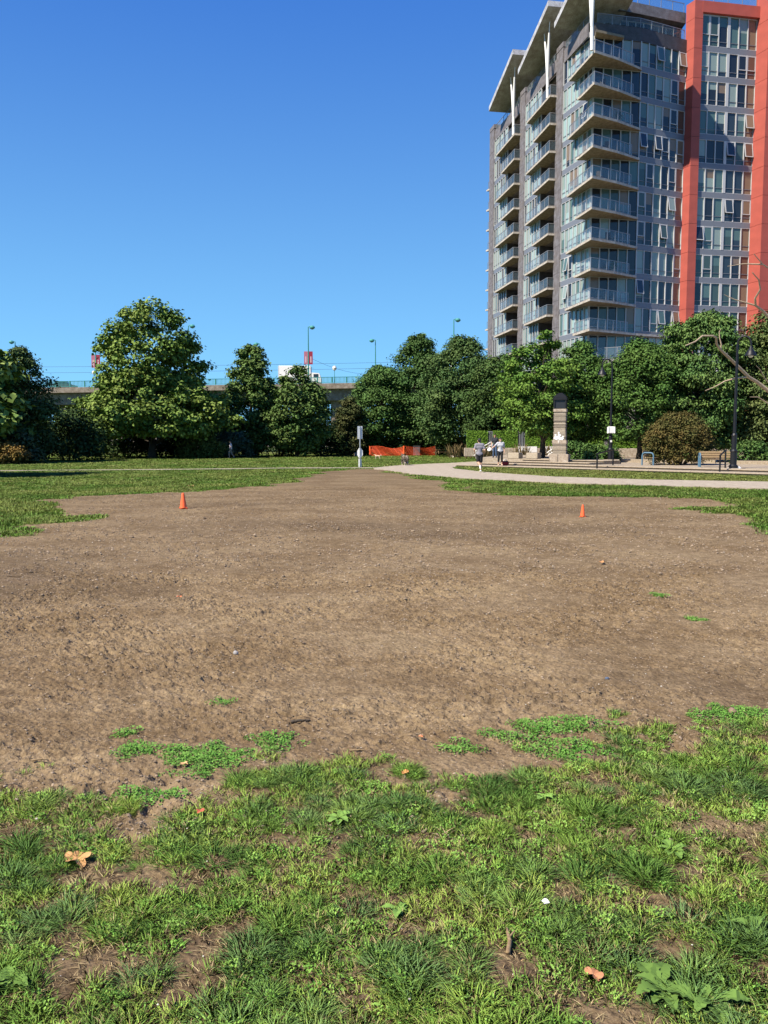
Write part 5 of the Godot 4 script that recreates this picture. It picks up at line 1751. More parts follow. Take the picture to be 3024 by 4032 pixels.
func orange_fence() -> void:
	var t := thing("safety_fence", "orange plastic mesh safety fence sagging between posts", "fence", Vector3(2.0, 0, -97.5))
	var posts := [[-1.62, -97.0, 1.15], [2.35, -97.6, 1.2], [6.2, -99.5, 1.1]]
	var ln := [Vector2(-1.62, -97.0), Vector2(2.35, -97.6), Vector2(6.2, -99.5)]
	for p in posts.slice(0, 2):
		var b := MB.new()
		b.org = t.position
		b.tube([Vector3(p[0], -0.1, p[1]), Vector3(p[0], p[2], p[1])], [0.11, 0.1], 10)
		obj("post", b.mesh(), M.orange, t)
	for p in posts.slice(2):
		var b := MB.new()
		b.org = t.position
		b.tube([Vector3(p[0], -0.1, p[1]), Vector3(p[0], p[2], p[1])], [0.04, 0.04], 8)
		obj("stake", b.mesh(), M.bark, t)
	for s in 2:
		var net := MB.new()
		net.org = t.position
		var A: Vector2 = ln[s]
		var B: Vector2 = ln[s + 1]
		var n := 46 if s == 0 else 30
		var rows := 7 if s == 0 else 5
		var top := func(u: float) -> float:
			return 1.12 + 0.16 * sin(u * PI * 2 + s) * (0.8 if s == 0 else 0.4) - 0.14 * sin(u * PI)
		var pt := func(i: int, j: int) -> Vector3:
			var u := float(i) / n
			var q := A.lerp(B, u)
			var y: float = lerpf(0.08 if s < 2 else 0.25, top.call(u), float(j) / rows)
			return Vector3(q.x + 0.05 * sin(j * 1.3 + i), y, q.y + 0.12 * sin(u * 9.0 + j * 0.5))
		for i in n:
			for j in rows + 1:
				var w := Vector3.UP * (0.026 if s == 0 else 0.017)
				net.quad(pt.call(i, j) - w, pt.call(i, j) + w, pt.call(i + 1, j) + w, pt.call(i + 1, j) - w)
			for j in rows:
				var w2 := Vector3(0.018 if s == 0 else 0.014, 0, 0)
				net.quad(pt.call(i, j) - w2, pt.call(i, j + 1) - w2, pt.call(i, j + 1) + w2, pt.call(i, j) + w2)
		obj("mesh_panel", net.mesh(), M.orange_net, t)

# ---------------------------------------------------------------- bodies by distance field
# bones: [a, b, radius a, radius b]
func sdf_mesh(bones: Array, cell: float, k: float) -> ArrayMesh:
	var lo := Vector3.INF
	var hi := -Vector3.INF
	for b in bones:
		var r: float = maxf(b[2], b[3]) + k + cell * 2.0
		for q in [b[0], b[1]]:
			lo = lo.min(q - Vector3.ONE * r)
			hi = hi.max(q + Vector3.ONE * r)
	var nx := int(ceil((hi.x - lo.x) / cell)) + 1
	var ny := int(ceil((hi.y - lo.y) / cell)) + 1
	var nz := int(ceil((hi.z - lo.z) / cell)) + 1
	var f := PackedFloat32Array()
	f.resize(nx * ny * nz)
	f.fill(1.0)
	for b in bones:
		var a: Vector3 = b[0]
		var e: Vector3 = b[1]
		var ra: float = b[2]
		var rb: float = b[3]
		var ba := e - a
		var bb := maxf(ba.length_squared(), 1e-9)
		var m := Vector3.ONE * (maxf(ra, rb) + k + cell * 1.6)
		var i0 := Vector3i(((a.min(e) - m - lo) / cell).floor()).clamp(Vector3i.ZERO, Vector3i(nx - 1, ny - 1, nz - 1))
		var i1 := Vector3i(((a.max(e) + m - lo) / cell).ceil()).clamp(Vector3i.ZERO, Vector3i(nx - 1, ny - 1, nz - 1))
		for z in range(i0.z, i1.z + 1):
			for y in range(i0.y, i1.y + 1):
				var row := (z * ny + y) * nx
				for x in range(i0.x, i1.x + 1):
					var pa := lo + Vector3(x, y, z) * cell - a
					var t := clampf(pa.dot(ba) / bb, 0.0, 1.0)
					var d := (pa - ba * t).length() - lerpf(ra, rb, t)
					var o := f[row + x]
					var h := maxf(k - absf(o - d), 0.0) / k
					f[row + x] = minf(o, d) - h * h * k * 0.25
	var V := PackedVector3Array()
	var N := PackedVector3Array()
	var I := PackedInt32Array()
	var id := PackedInt32Array()
	id.resize(nx * ny * nz)
	id.fill(-1)
	var offs := [0, 1, nx, nx + 1, nx * ny, nx * ny + 1, nx * ny + nx, nx * ny + nx + 1]
	for z in nz - 1:
		for y in ny - 1:
			var row := (z * ny + y) * nx
			for x in nx - 1:
				var c := row + x
				var s := 0
				for q in 8:
					if f[c + offs[q]] < 0.0:
						s += 1
				if s == 0 or s == 8:
					continue
				var p := Vector3.ZERO
				var cnt := 0
				for q in 8:
					for ax in [1, 2, 4]:
						if q & ax:
							continue
						var d0 := f[c + offs[q]]
						var d1 := f[c + offs[q | ax]]
						if (d0 < 0.0) != (d1 < 0.0):
							var t := d0 / (d0 - d1)
							p += Vector3(float(q & 1), float((q >> 1) & 1), float((q >> 2) & 1)) + Vector3(float(ax == 1), float(ax == 2), float(ax == 4)) * t
							cnt += 1
				p /= cnt
				id[c] = V.size()
				V.append(lo + (Vector3(x, y, z) + p) * cell)
				var g := Vector3(
					f[c + 1] + f[c + nx + 1] + f[c + nx * ny + 1] + f[c + offs[7]] - f[c] - f[c + nx] - f[c + nx * ny] - f[c + offs[6]],
					f[c + nx] + f[c + nx + 1] + f[c + offs[6]] + f[c + offs[7]] - f[c] - f[c + 1] - f[c + offs[4]] - f[c + offs[5]],
					f[c + offs[4]] + f[c + offs[5]] + f[c + offs[6]] + f[c + offs[7]] - f[c] - f[c + 1] - f[c + nx] - f[c + nx + 1])
				N.append(g.normalized())
	var dims := [1, nx, nx * ny]
	for z in range(1, nz - 1):
		for y in range(1, ny - 1):
			for x in range(1, nx - 1):
				var c := (z * ny + y) * nx + x
				var s0 := f[c] < 0.0
				for ax in 3:
					if s0 == (f[c + dims[ax]] < 0.0):
						continue
					var u: int = dims[(ax + 1) % 3]
					var w: int = dims[(ax + 2) % 3]
					var q := [id[c], id[c - u], id[c - u - w], id[c - w]]
					if q.min() < 0:
						continue
					if s0:
						I.append_array(PackedInt32Array([q[0], q[3], q[2], q[0], q[2], q[1]]))
					else:
						I.append_array(PackedInt32Array([q[0], q[1], q[2], q[0], q[2], q[3]]))
	var m := ArrayMesh.new()
	var arr := []
	arr.resize(Mesh.ARRAY_MAX)
	arr[Mesh.ARRAY_VERTEX] = V
	arr[Mesh.ARRAY_NORMAL] = N
	arr[Mesh.ARRAY_INDEX] = I
	m.add_surface_from_arrays(Mesh.PRIMITIVE_TRIANGLES, arr)
	return m

func joined(list: Array) -> ArrayMesh:
	var st := SurfaceTool.new()
	st.begin(Mesh.PRIMITIVE_TRIANGLES)
	for m in list:
		st.append_from(m, 0, Transform3D())
	return st.commit()

func hand_bones(w: Vector3, d: Vector3, side: Vector3, curl: float) -> Array:
	var n := d.cross(side).normalized()
	var out := []
	for k in 4:
		var q := side * (0.027 - 0.018 * k)
		out.append([w + q * 0.55 + d * 0.01, w + q + d * 0.085, 0.016, 0.013])
		var L: float = [0.072, 0.082, 0.077, 0.06][k]
		var p0 := w + q + d * 0.088
		var d1 := (d + n * curl * 0.5).normalized()
		var d2 := (d + n * curl * 1.4).normalized()
		out.append([p0, p0 + d1 * L * 0.55, 0.0095, 0.009])
		out.append([p0 + d1 * L * 0.55, p0 + d1 * L * 0.55 + d2 * L * 0.5, 0.009, 0.0078])
	var t0 := w + side * 0.03 + d * 0.03
	out.append([w + d * 0.015, t0, 0.018, 0.015])
	out.append([t0, t0 + (side * 0.6 + d * 0.8).normalized() * 0.04, 0.013, 0.011])
	out.append([t0 + (side * 0.6 + d * 0.8).normalized() * 0.04, t0 + (side * 0.45 + d).normalized() * 0.068, 0.011, 0.009])
	return out

# J: joints; the person faces -z before turning
func person(label: String, at: Vector3, turn: float, J: Dictionary, C: Dictionary) -> void:
	var t := thing("person", label, "person", at, turn)
	var grow := func(list: Array, g: float) -> Array:
		return list.map(func(b): return [b[0], b[1], b[2] + g, b[3] + g])
	var pel: Vector3 = J.pelvis
	var ch: Vector3 = J.chest
	var nk: Vector3 = J.neck
	var hd: Vector3 = J.head
	var sl: Vector3 = J.sl
	var sr: Vector3 = J.sr
	var across := (sr - sl).normalized()
	var torso := [
		[pel - across * 0.075, pel + across * 0.075, 0.105, 0.105],
		[pel, ch - Vector3.UP * 0.12, 0.105, 0.108],
		[ch - across * 0.085, ch + across * 0.085, 0.112, 0.112],
		[sl + across * 0.03, sr - across * 0.03, 0.07, 0.07],
		[ch, nk, 0.11, 0.065]]
	var arms := []
	for a in [[J.sl, J.el, J.wl], [J.sr, J.er, J.wr]]:
		arms.append([a[0], a[1], 0.055, 0.044])
		arms.append([a[1], a[2], 0.042, 0.028])
	var thighs := [[J.hl, J.kl, 0.088, 0.058], [J.hr, J.kr, 0.088, 0.058]]
	var shins := [[J.kl, J.al, 0.056, 0.037], [J.kr, J.ar, 0.056, 0.037]]
	for s in [[J.kl, J.al], [J.kr, J.ar]]:
		var q: Vector3 = s[0].lerp(s[1], 0.3)
		shins.append([q, s[0].lerp(s[1], 0.45), 0.058, 0.05])
	var neck := [[nk - Vector3.UP * 0.04, hd - Vector3.UP * 0.05, 0.055, 0.052]]
	var fw := Vector3(0, 0, -1)
	var body := sdf_mesh(torso + arms + thighs + shins + neck, 0.018, 0.035)
	var face: Vector3 = J.get("face", fw)
	var ears := face.cross(Vector3.UP).normalized()
	var headb := [
		[hd + Vector3.UP * 0.03 - face * 0.02, hd + Vector3.UP * 0.03 + face * 0.015, 0.087, 0.085],
		[hd - Vector3.UP * 0.045 + face * 0.02, hd - Vector3.UP * 0.075 + face * 0.045, 0.06, 0.04],
		[hd + face * 0.085 + Vector3.UP * 0.01, hd + face * 0.112 - Vector3.UP * 0.022, 0.011, 0.016],
		[hd + face * 0.082 - Vector3.UP * 0.06 - ears * 0.018, hd + face * 0.082 - Vector3.UP * 0.06 + ears * 0.018, 0.011, 0.011],
		[hd + ears * 0.088 + Vector3.UP * 0.015, hd + ears * 0.086 - Vector3.UP * 0.025, 0.016, 0.012],
		[hd - ears * 0.088 + Vector3.UP * 0.015, hd - ears * 0.086 - Vector3.UP * 0.025, 0.016, 0.012]]
	var parts := [body, sdf_mesh(headb, 0.008, 0.02)]
	for a in [[J.el, J.wl, 1.0], [J.er, J.wr, -1.0]]:
		var d: Vector3 = (a[1] - a[0]).normalized()
		if a[2] > 0 and J.has("hand_dir_l"):
			d = J.hand_dir_l
		if a[2] < 0 and J.has("hand_dir_r"):
			d = J.hand_dir_r
		var side := (fw - d * fw.dot(d))
		if side.length() < 0.3:
			side = Vector3.UP - d * d.y
		parts.append(sdf_mesh(hand_bones(a[1] - d * 0.01, d, side.normalized(), 0.45 * a[2]), 0.005, 0.008))
	obj("body", joined(parts), C.skin, t)
	for s in [-1, 1]:
		var e := MB.new()
		e.lathe(hd + ears * 0.032 * s + Vector3.UP * 0.012 + face * 0.078, [Vector2(0.001, -0.007), Vector2(0.011, 0.0), Vector2(0.001, 0.007)], 8)
		obj("eye", e.mesh(), M.dark, t)
	# hair
	var hair := [[hd + Vector3.UP * 0.055 - face * 0.03, hd + Vector3.UP * 0.06 + face * 0.02, 0.088, 0.082], [hd - face * 0.055 - Vector3.UP * 0.02, hd - face * 0.03 + Vector3.UP * 0.05, 0.062, 0.08]]
	obj("hair", sdf_mesh(hair, 0.009, 0.03), C.hair, t)
	# shirt with short sleeves
	var sleeves := []
	for a in [[J.sl, J.el], [J.sr, J.er]]:
		sleeves.append([a[0], a[0].lerp(a[1], C.get("sleeve", 0.72)), 0.062, 0.058])
	var shirt: Array = grow.call([torso[1], torso[2], torso[3]], 0.022) + sleeves + [[pel - across * 0.07 - Vector3.UP * 0.02, pel + across * 0.07 - Vector3.UP * 0.02, 0.122, 0.122]] + [[ch, nk - Vector3.UP * 0.03, 0.12, 0.075]]
	obj("shirt", sdf_mesh(shirt, 0.016, 0.04), C.shirt, t)
	# shorts or trousers
	var leg: float = C.get("leg", 0.75)
	var sh := [[pel - across * 0.075 - Vector3.UP * 0.03, pel + across * 0.075 - Vector3.UP * 0.03, 0.118, 0.118]]
	for a in [[J.hl, J.kl, J.al], [J.hr, J.kr, J.ar]]:
		sh.append([a[0], a[0].lerp(a[1], minf(leg, 1.0)), 0.102, 0.09 if leg < 1.0 else 0.072])
		if leg > 1.0:
			sh.append([a[1], a[1].lerp(a[2], leg - 1.0), 0.072, 0.058])
	obj("shorts" if leg < 1.6 else "trousers", sdf_mesh(sh, 0.016, 0.025), C.shorts, t)
	for a in [[J.al, J.tl], [J.ar, J.tr]]:
		var q: Vector3 = a[0]
		var e: Vector3 = a[1]
		obj("shoe", sdf_mesh([[q - Vector3.UP * 0.02, q.lerp(e, 0.3) - Vector3.UP * 0.02, 0.05, 0.046], [q.lerp(e, 0.3) - Vector3.UP * 0.01, e, 0.045, 0.036]], 0.01, 0.02), C.shoe, t)

func stand() -> Dictionary:
	return {"pelvis": Vector3(0, 0.96, 0), "chest": Vector3(0, 1.29, 0), "neck": Vector3(0, 1.49, 0), "head": Vector3(0, 1.625, -0.02),
		"sl": Vector3(-0.185, 1.42, 0), "sr": Vector3(0.185, 1.42, 0), "el": Vector3(-0.25, 1.14, 0.03), "er": Vector3(0.25, 1.14, 0.03), "wl": Vector3(-0.25, 0.9, -0.06), "wr": Vector3(0.25, 0.9, -0.06),
		"hl": Vector3(-0.09, 0.9, 0), "hr": Vector3(0.09, 0.9, 0), "kl": Vector3(-0.1, 0.5, -0.02), "kr": Vector3(0.1, 0.5, -0.02), "al": Vector3(-0.11, 0.09, 0.02), "ar": Vector3(0.11, 0.09, 0.02), "tl": Vector3(-0.12, 0.04, -0.15), "tr": Vector3(0.12, 0.04, -0.15)}

func people_and_dogs() -> void:
	var cloth := func(r: float, g: float, b: float) -> StandardMaterial3D:
		var m := mat(lin(r, g, b), 0.9)
		return m
	var hair := mat(lin(0.012, 0.010, 0.009), 0.6)
	# jogger running away, left leg kicked up behind
	var J := stand()
	J.merge({"el": Vector3(-0.27, 1.17, 0.08), "wl": Vector3(-0.23, 1.02, -0.13), "er": Vector3(0.27, 1.16, 0.06), "wr": Vector3(0.25, 0.98, -0.12), "chest": Vector3(0, 1.29, -0.03), "neck": Vector3(0, 1.49, -0.05), "head": Vector3(0.0, 1.62, -0.08),
		"kl": Vector3(-0.06, 0.52, -0.02), "al": Vector3(0.0, 0.36, 0.36), "tl": Vector3(0.01, 0.2, 0.42), "kr": Vector3(0.09, 0.5, -0.06), "ar": Vector3(0.07, 0.09, 0.03), "tr": Vector3(0.07, 0.04, -0.14)}, true)
	person("man in grey shirt and black shorts jogging away along the path", Vector3(4.97, 0.05, -43.3), 0.0, J, {"skin": M.skin, "hair": hair, "shirt": cloth.call(0.20, 0.20, 0.23), "shorts": cloth.call(0.012, 0.012, 0.015), "shoe": cloth.call(0.75, 0.72, 0.66), "leg": 0.8})
	# frisbee thrower facing the camera, arm held out
	J = stand()
	J.merge({"er": Vector3(0.40, 1.22, -0.1), "wr": Vector3(0.58, 1.08, -0.2), "hand_dir_r": Vector3(0.85, -0.25, -0.4).normalized()}, true)
	person("man in pale shirt and black cropped trousers holding a white disc out", Vector3(7.36, 0.12, -52.6), PI, J, {"skin": M.skin, "hair": hair, "shirt": cloth.call(0.42, 0.43, 0.46), "shorts": cloth.call(0.012, 0.012, 0.014), "shoe": cloth.call(0.5, 0.36, 0.26), "leg": 1.55})
	var dsc := thing("flying_disc", "white throwing disc held in the man's outstretched hand", "disc", Vector3(6.63, 1.17, -52.32))
	var db := MB.new()
	db.lathe(Vector3.ZERO, [Vector2(0.0, 0.022), Vector2(0.09, 0.02), Vector2(0.125, 0.008), Vector2(0.135, -0.012), Vector2(0.12, -0.014), Vector2(0.1, 0.002), Vector2(0.0, 0.006)], 20)
	var dd := obj("rim_disc", db.mesh(), M.white, dsc)
	dd.rotation = Vector3(0.9, 0, 0.4)
	var bag := thing("sports_bag", "red and black sports bag on the steps behind the man with the disc", "bag", Vector3(7.75, 0.12, -53.1), 0.5)
	var bb := MB.new()
	bb.cbox(Vector3(0, 0.14, 0), Vector3(0.5, 0.28, 0.26), 0.07)
	obj("body", bb.mesh(), mat(lin(0.30, 0.02, 0.02), 0.8), bag)
	var bs := MB.new()
	bs.cbox(Vector3(0, 0.25, 0), Vector3(0.44, 0.1, 0.22), 0.04)
	obj("top_flap", bs.mesh(), M.dark, bag)
	var bh := MB.new()
	bh.tube([Vector3(-0.14, 0.28, 0), Vector3(-0.07, 0.4, 0), Vector3(0.07, 0.4, 0), Vector3(0.14, 0.28, 0)], [0.02, 0.02, 0.02, 0.02], 6)
	obj("handle", bh.mesh(), M.white, bag)
	# standing man in dark clothes on the terrace
	person("man in dark navy shirt and jeans standing behind the disc thrower", Vector3(8.35, 0.45, -62.6), PI * 0.9, stand(), {"skin": M.skin, "hair": hair, "shirt": cloth.call(0.02, 0.024, 0.035), "shorts": cloth.call(0.05, 0.09, 0.17), "shoe": M.dark, "leg": 1.9})
	# walker by the thicket
	J = stand()
	J.merge({"kl": Vector3(-0.08, 0.5, -0.2), "al": Vector3(-0.09, 0.1, -0.14), "tl": Vector3(-0.1, 0.05, -0.31), "kr": Vector3(0.09, 0.5, 0.05), "ar": Vector3(0.1, 0.16, 0.32), "tr": Vector3(0.1, 0.05, 0.2)}, true)
	person("distant walker in white shirt by the dark shrubs", Vector3(-15.2, 0.0, -82.5), PI * 0.55, J, {"skin": M.skin, "hair": hair, "shirt": cloth.call(0.55, 0.53, 0.62), "shorts": cloth.call(0.25, 0.22, 0.18), "shoe": cloth.call(0.3, 0.2, 0.15), "leg": 0.9})
	# person sitting on the ground edge with knees up
	J = {"pelvis": Vector3(0, 0.32, 0.15), "chest": Vector3(0, 0.65, 0.05), "neck": Vector3(0, 0.85, 0.0), "head": Vector3(0, 0.98, -0.04),
		"sl": Vector3(-0.18, 0.78, 0.02), "sr": Vector3(0.18, 0.78, 0.02), "el": Vector3(-0.24, 0.55, -0.12), "er": Vector3(0.24, 0.55, -0.12), "wl": Vector3(-0.1, 0.5, -0.33), "wr": Vector3(0.1, 0.5, -0.33),
		"hl": Vector3(-0.09, 0.3, 0.1), "hr": Vector3(0.09, 0.3, 0.1), "kl": Vector3(-0.13, 0.47, -0.32), "kr": Vector3(0.13, 0.47, -0.32), "al": Vector3(-0.1, 0.09, -0.42), "ar": Vector3(0.1, 0.09, -0.42), "tl": Vector3(-0.1, 0.04, -0.6), "tr": Vector3(0.1, 0.04, -0.6)}
	person("person with bare legs sitting on a low stone under the trees", Vector3(7.45, 0.02, -88.5), PI, J, {"skin": M.skin, "hair": hair, "shirt": cloth.call(0.03, 0.03, 0.035), "shorts": cloth.call(0.05, 0.04, 0.04), "shoe": cloth.call(0.75, 0.75, 0.72), "leg": 0.6})
	var seat := thing("stone_block", "low stone under the sitting person", "stone block", Vector3(7.45, 0, -88.75))
	var sb := MB.new()
	sb.cbox(Vector3(0, 0.1, 0), Vector3(1.0, 0.22, 0.5), 0.03)
	obj("block", sb.mesh(), M.conc, seat)
	dog("grey-brown shaggy dog walking away at the path", Vector3(1.42, 0.0, -56.6), 0.25, 1.28, [0.10, 0.075, 0.05], [0.42, 0.37, 0.3], 1.35)
	dog("small tan and white dog on the lawn near the orange fence", Vector3(-0.6, 0.0, -79.0), 1.25, 0.78, [0.42, 0.22, 0.09], [0.6, 0.5, 0.38], 1.0)

func dog(label: String, at: Vector3, turn: float, s: float, ca: Array, cb: Array, shag: float) -> void:
	var t := thing("dog", label, "dog", at, turn)
	var P := func(x: float, y: float, z: float) -> Vector3:
		return Vector3(x, y, z) * s
	var g := s * (0.92 if shag <= 1.0 else 1.12)
	var bones := [
		[P.call(0, 0.42, -0.20), P.call(0, 0.40, -0.12), 0.115 * g, 0.12 * g],
		[P.call(0, 0.40, -0.12), P.call(0, 0.42, 0.22), 0.115 * g, 0.088 * g],
		[P.call(0, 0.42, 0.22), P.call(0, 0.41, 0.29), 0.095 * g, 0.09 * g],
		[P.call(0, 0.47, -0.22), P.call(0, 0.55, -0.36), 0.08 * g, 0.062 * g]]
	for e in [-1, 1]:
		var k: float = 0.03 * e
		bones.append([P.call(0.07 * e, 0.38, -0.2 + k), P.call(0.075 * e, 0.2, -0.22 + k), 0.055 * g, 0.034 * g])
		bones.append([P.call(0.075 * e, 0.2, -0.22 + k), P.call(0.075 * e, 0.05, -0.2 + k), 0.032 * g, 0.026 * g])
		bones.append([P.call(0.075 * e, 0.03, -0.2 + k), P.call(0.075 * e, 0.025, -0.245 + k), 0.027 * g, 0.024 * g])
		bones.append([P.call(0.07 * e, 0.38, 0.24 - k), P.call(0.08 * e, 0.25, 0.18 - k), 0.075 * g, 0.045 * g])
		bones.append([P.call(0.08 * e, 0.25, 0.18 - k), P.call(0.08 * e, 0.15, 0.29 - k), 0.04 * g, 0.03 * g])
		bones.append([P.call(0.08 * e, 0.15, 0.29 - k), P.call(0.08 * e, 0.04, 0.27 - k), 0.028 * g, 0.025 * g])
		bones.append([P.call(0.08 * e, 0.028, 0.27 - k), P.call(0.08 * e, 0.025, 0.22 - k), 0.027 * g, 0.024 * g])
	# head low and turned a little, muzzle, tail
	bones.append([P.call(0, 0.56, -0.38), P.call(0, 0.56, -0.43), 0.072 * s, 0.065 * s])
	bones.append([P.call(0, 0.54, -0.45), P.call(0, 0.515, -0.55), 0.042 * s, 0.03 * s])
	bones.append([P.call(0, 0.46, 0.30), P.call(0, 0.5, 0.40), 0.035 * s, 0.045 * s * shag])
	bones.append([P.call(0, 0.5, 0.40), P.call(0.02, 0.42, 0.50), 0.045 * s * shag, 0.02 * s])
	var m := sdf_mesh(bones, 0.011 * s, 0.03 * s)
	# coat in patches: dark saddle, pale legs and chest
	var arr := m.surface_get_arrays(0)
	var vs: PackedVector3Array = arr[Mesh.ARRAY_VERTEX]
	var cc := PackedColorArray()
	var nz := noise(3, 5.0, 3)
	for v in vs:
		var k := clampf((v.y / s - 0.36) * 5.0 + nz.get_noise_3dv(v / s) * 2.2, 0.0, 1.0)
		cc.append(Color(cb[0], cb[1], cb[2]).lerp(Color(ca[0], ca[1], ca[2]), k))
	arr[Mesh.ARRAY_COLOR] = cc
	var m2 := ArrayMesh.new()
	m2.add_surface_from_arrays(Mesh.PRIMITIVE_TRIANGLES, arr)
	obj("body", m2, tint_mat(0.95), t)
	for e in [-1, 1]:
		var ear := MB.new()
		ear.tri(P.call(0.03 * e, 0.62, -0.37), P.call(0.085 * e, 0.56, -0.36), P.call(0.075 * e, 0.67, -0.38))
		ear.tri(P.call(0.03 * e, 0.62, -0.385), P.call(0.075 * e, 0.67, -0.395), P.call(0.085 * e, 0.56, -0.375))
		obj("ear", ear.mesh(), mat(lin(ca[0], ca[1], ca[2]), 0.9), t)
	var ns := MB.new()
	ns.lathe(P.call(0, 0.52, -0.582), [Vector2(0.002, -0.012 * s), Vector2(0.014 * s, 0.0), Vector2(0.002, 0.012 * s)], 8)
	obj("nose", ns.mesh(), M.dark, t)
	if shag > 1.0:
		# shaggy fur tufts over the body
		var L := Leaves.new()
		var r := RandomNumberGenerator.new()
		r.seed = 8
		var nn: PackedVector3Array = arr[Mesh.ARRAY_NORMAL]
		for k in 2600:
			var i := r.randi() % vs.size()
			if vs[i].y < 0.12 * s:
				continue
			var al := (nn[i] * 0.5 + Vector3(0, -0.9, 0.35) + rdir(r) * 0.3).normalized()
			L.leaf(vs[i] + al * 0.015, al, nn[i], 0.07 * s, 0.13, cc[i] * r.randf_range(0.75, 1.25))
		obj("fur", L.mesh(), tint_mat(0.95), t)

# ---------------------------------------------------------------- grass
func blade_mesh(r: RandomNumberGenerator, count: int, radius: float, h0: float, h1: float, w: float, splay: float) -> ArrayMesh:
	var V := PackedVector3Array()
	var N := PackedVector3Array()
	var C := PackedColorArray()
	var I := PackedInt32Array()
	for k in count:
		var a := r.randf() * TAU
		var q := sqrt(r.randf())
		var p := Vector3(cos(a), 0, sin(a)) * q * radius
		var b := a + r.randf_range(-0.9, 0.9)
		var out := Vector3(cos(b), 0, sin(b)) * (0.25 + q) * splay * r.randf_range(0.5, 1.3)
		var h := r.randf_range(h0, h1) * (1.15 - 0.5 * q)
		var fa := r.randf() * TAU
		var s := Vector3(cos(fa), 0, sin(fa)) * w * r.randf_range(0.7, 1.2) * 0.5
		var sh := r.randf_range(0.75, 1.25)
		var col := Color(sh * r.randf_range(0.9, 1.15), sh, sh * 0.95)
		if r.randf() < 0.06:
			col = Color(2.3, 1.35, 2.2)
		var i := V.size()
		var pts := [p, p + out * h * 0.22 + Vector3.UP * h * 0.45, p + out * h * 0.62 + Vector3.UP * h * 0.82, p + out * h * 1.15 + Vector3.UP * h * 0.98]
		var wd := [1.0, 0.9, 0.6, 0.0]
		for j in 4:
			var tang: Vector3 = (pts[mini(j + 1, 3)] - pts[maxi(j - 1, 0)]).normalized()
			var nn := s.cross(tang).normalized()
			if nn.y < 0:
				nn = -nn
			nn = (nn + Vector3.UP * 0.7).normalized()
			V.append(pts[j] - s * wd[j])
			N.append(nn)
			C.append(col)
			if j < 3:
				V.append(pts[j] + s * wd[j])
				N.append(nn)
				C.append(col)
		I.append_array(PackedInt32Array([i, i + 2, i + 3, i, i + 3, i + 1, i + 2, i + 4, i + 5, i + 2, i + 5, i + 3, i + 4, i + 6, i + 5]))
	var m := ArrayMesh.new()
	var arr := []
	arr.resize(Mesh.ARRAY_MAX)
	arr[Mesh.ARRAY_VERTEX] = V
	arr[Mesh.ARRAY_NORMAL] = N
	arr[Mesh.ARRAY_COLOR] = C
	arr[Mesh.ARRAY_INDEX] = I
	m.add_surface_from_arrays(Mesh.PRIMITIVE_TRIANGLES, arr)
	return m

func scatter(called: String, label: String, category: String, m: Mesh, material: Material, xf: Array, cols: Array) -> void:
	if xf.is_empty():
		return
	var mm := MultiMesh.new()
	mm.transform_format = MultiMesh.TRANSFORM_3D
	mm.use_colors = not cols.is_empty()
	mm.mesh = m
	mm.instance_count = xf.size()
	for i in xf.size():
		mm.set_instance_transform(i, xf[i])
		if not cols.is_empty():
			mm.set_instance_color(i, cols[i])
	var o := MultiMeshInstance3D.new()
	o.multimesh = mm
	o.material_override = material
	o.name = numbered(called)
	add_child(o)
	tag(o, label, category, "", "stuff")

func turned(r: RandomNumberGenerator, p: Vector3, s: float, sy: float) -> Transform3D:
	return Transform3D(Basis(Vector3.UP, r.randf() * TAU).scaled(Vector3(s, sy, s)), p)

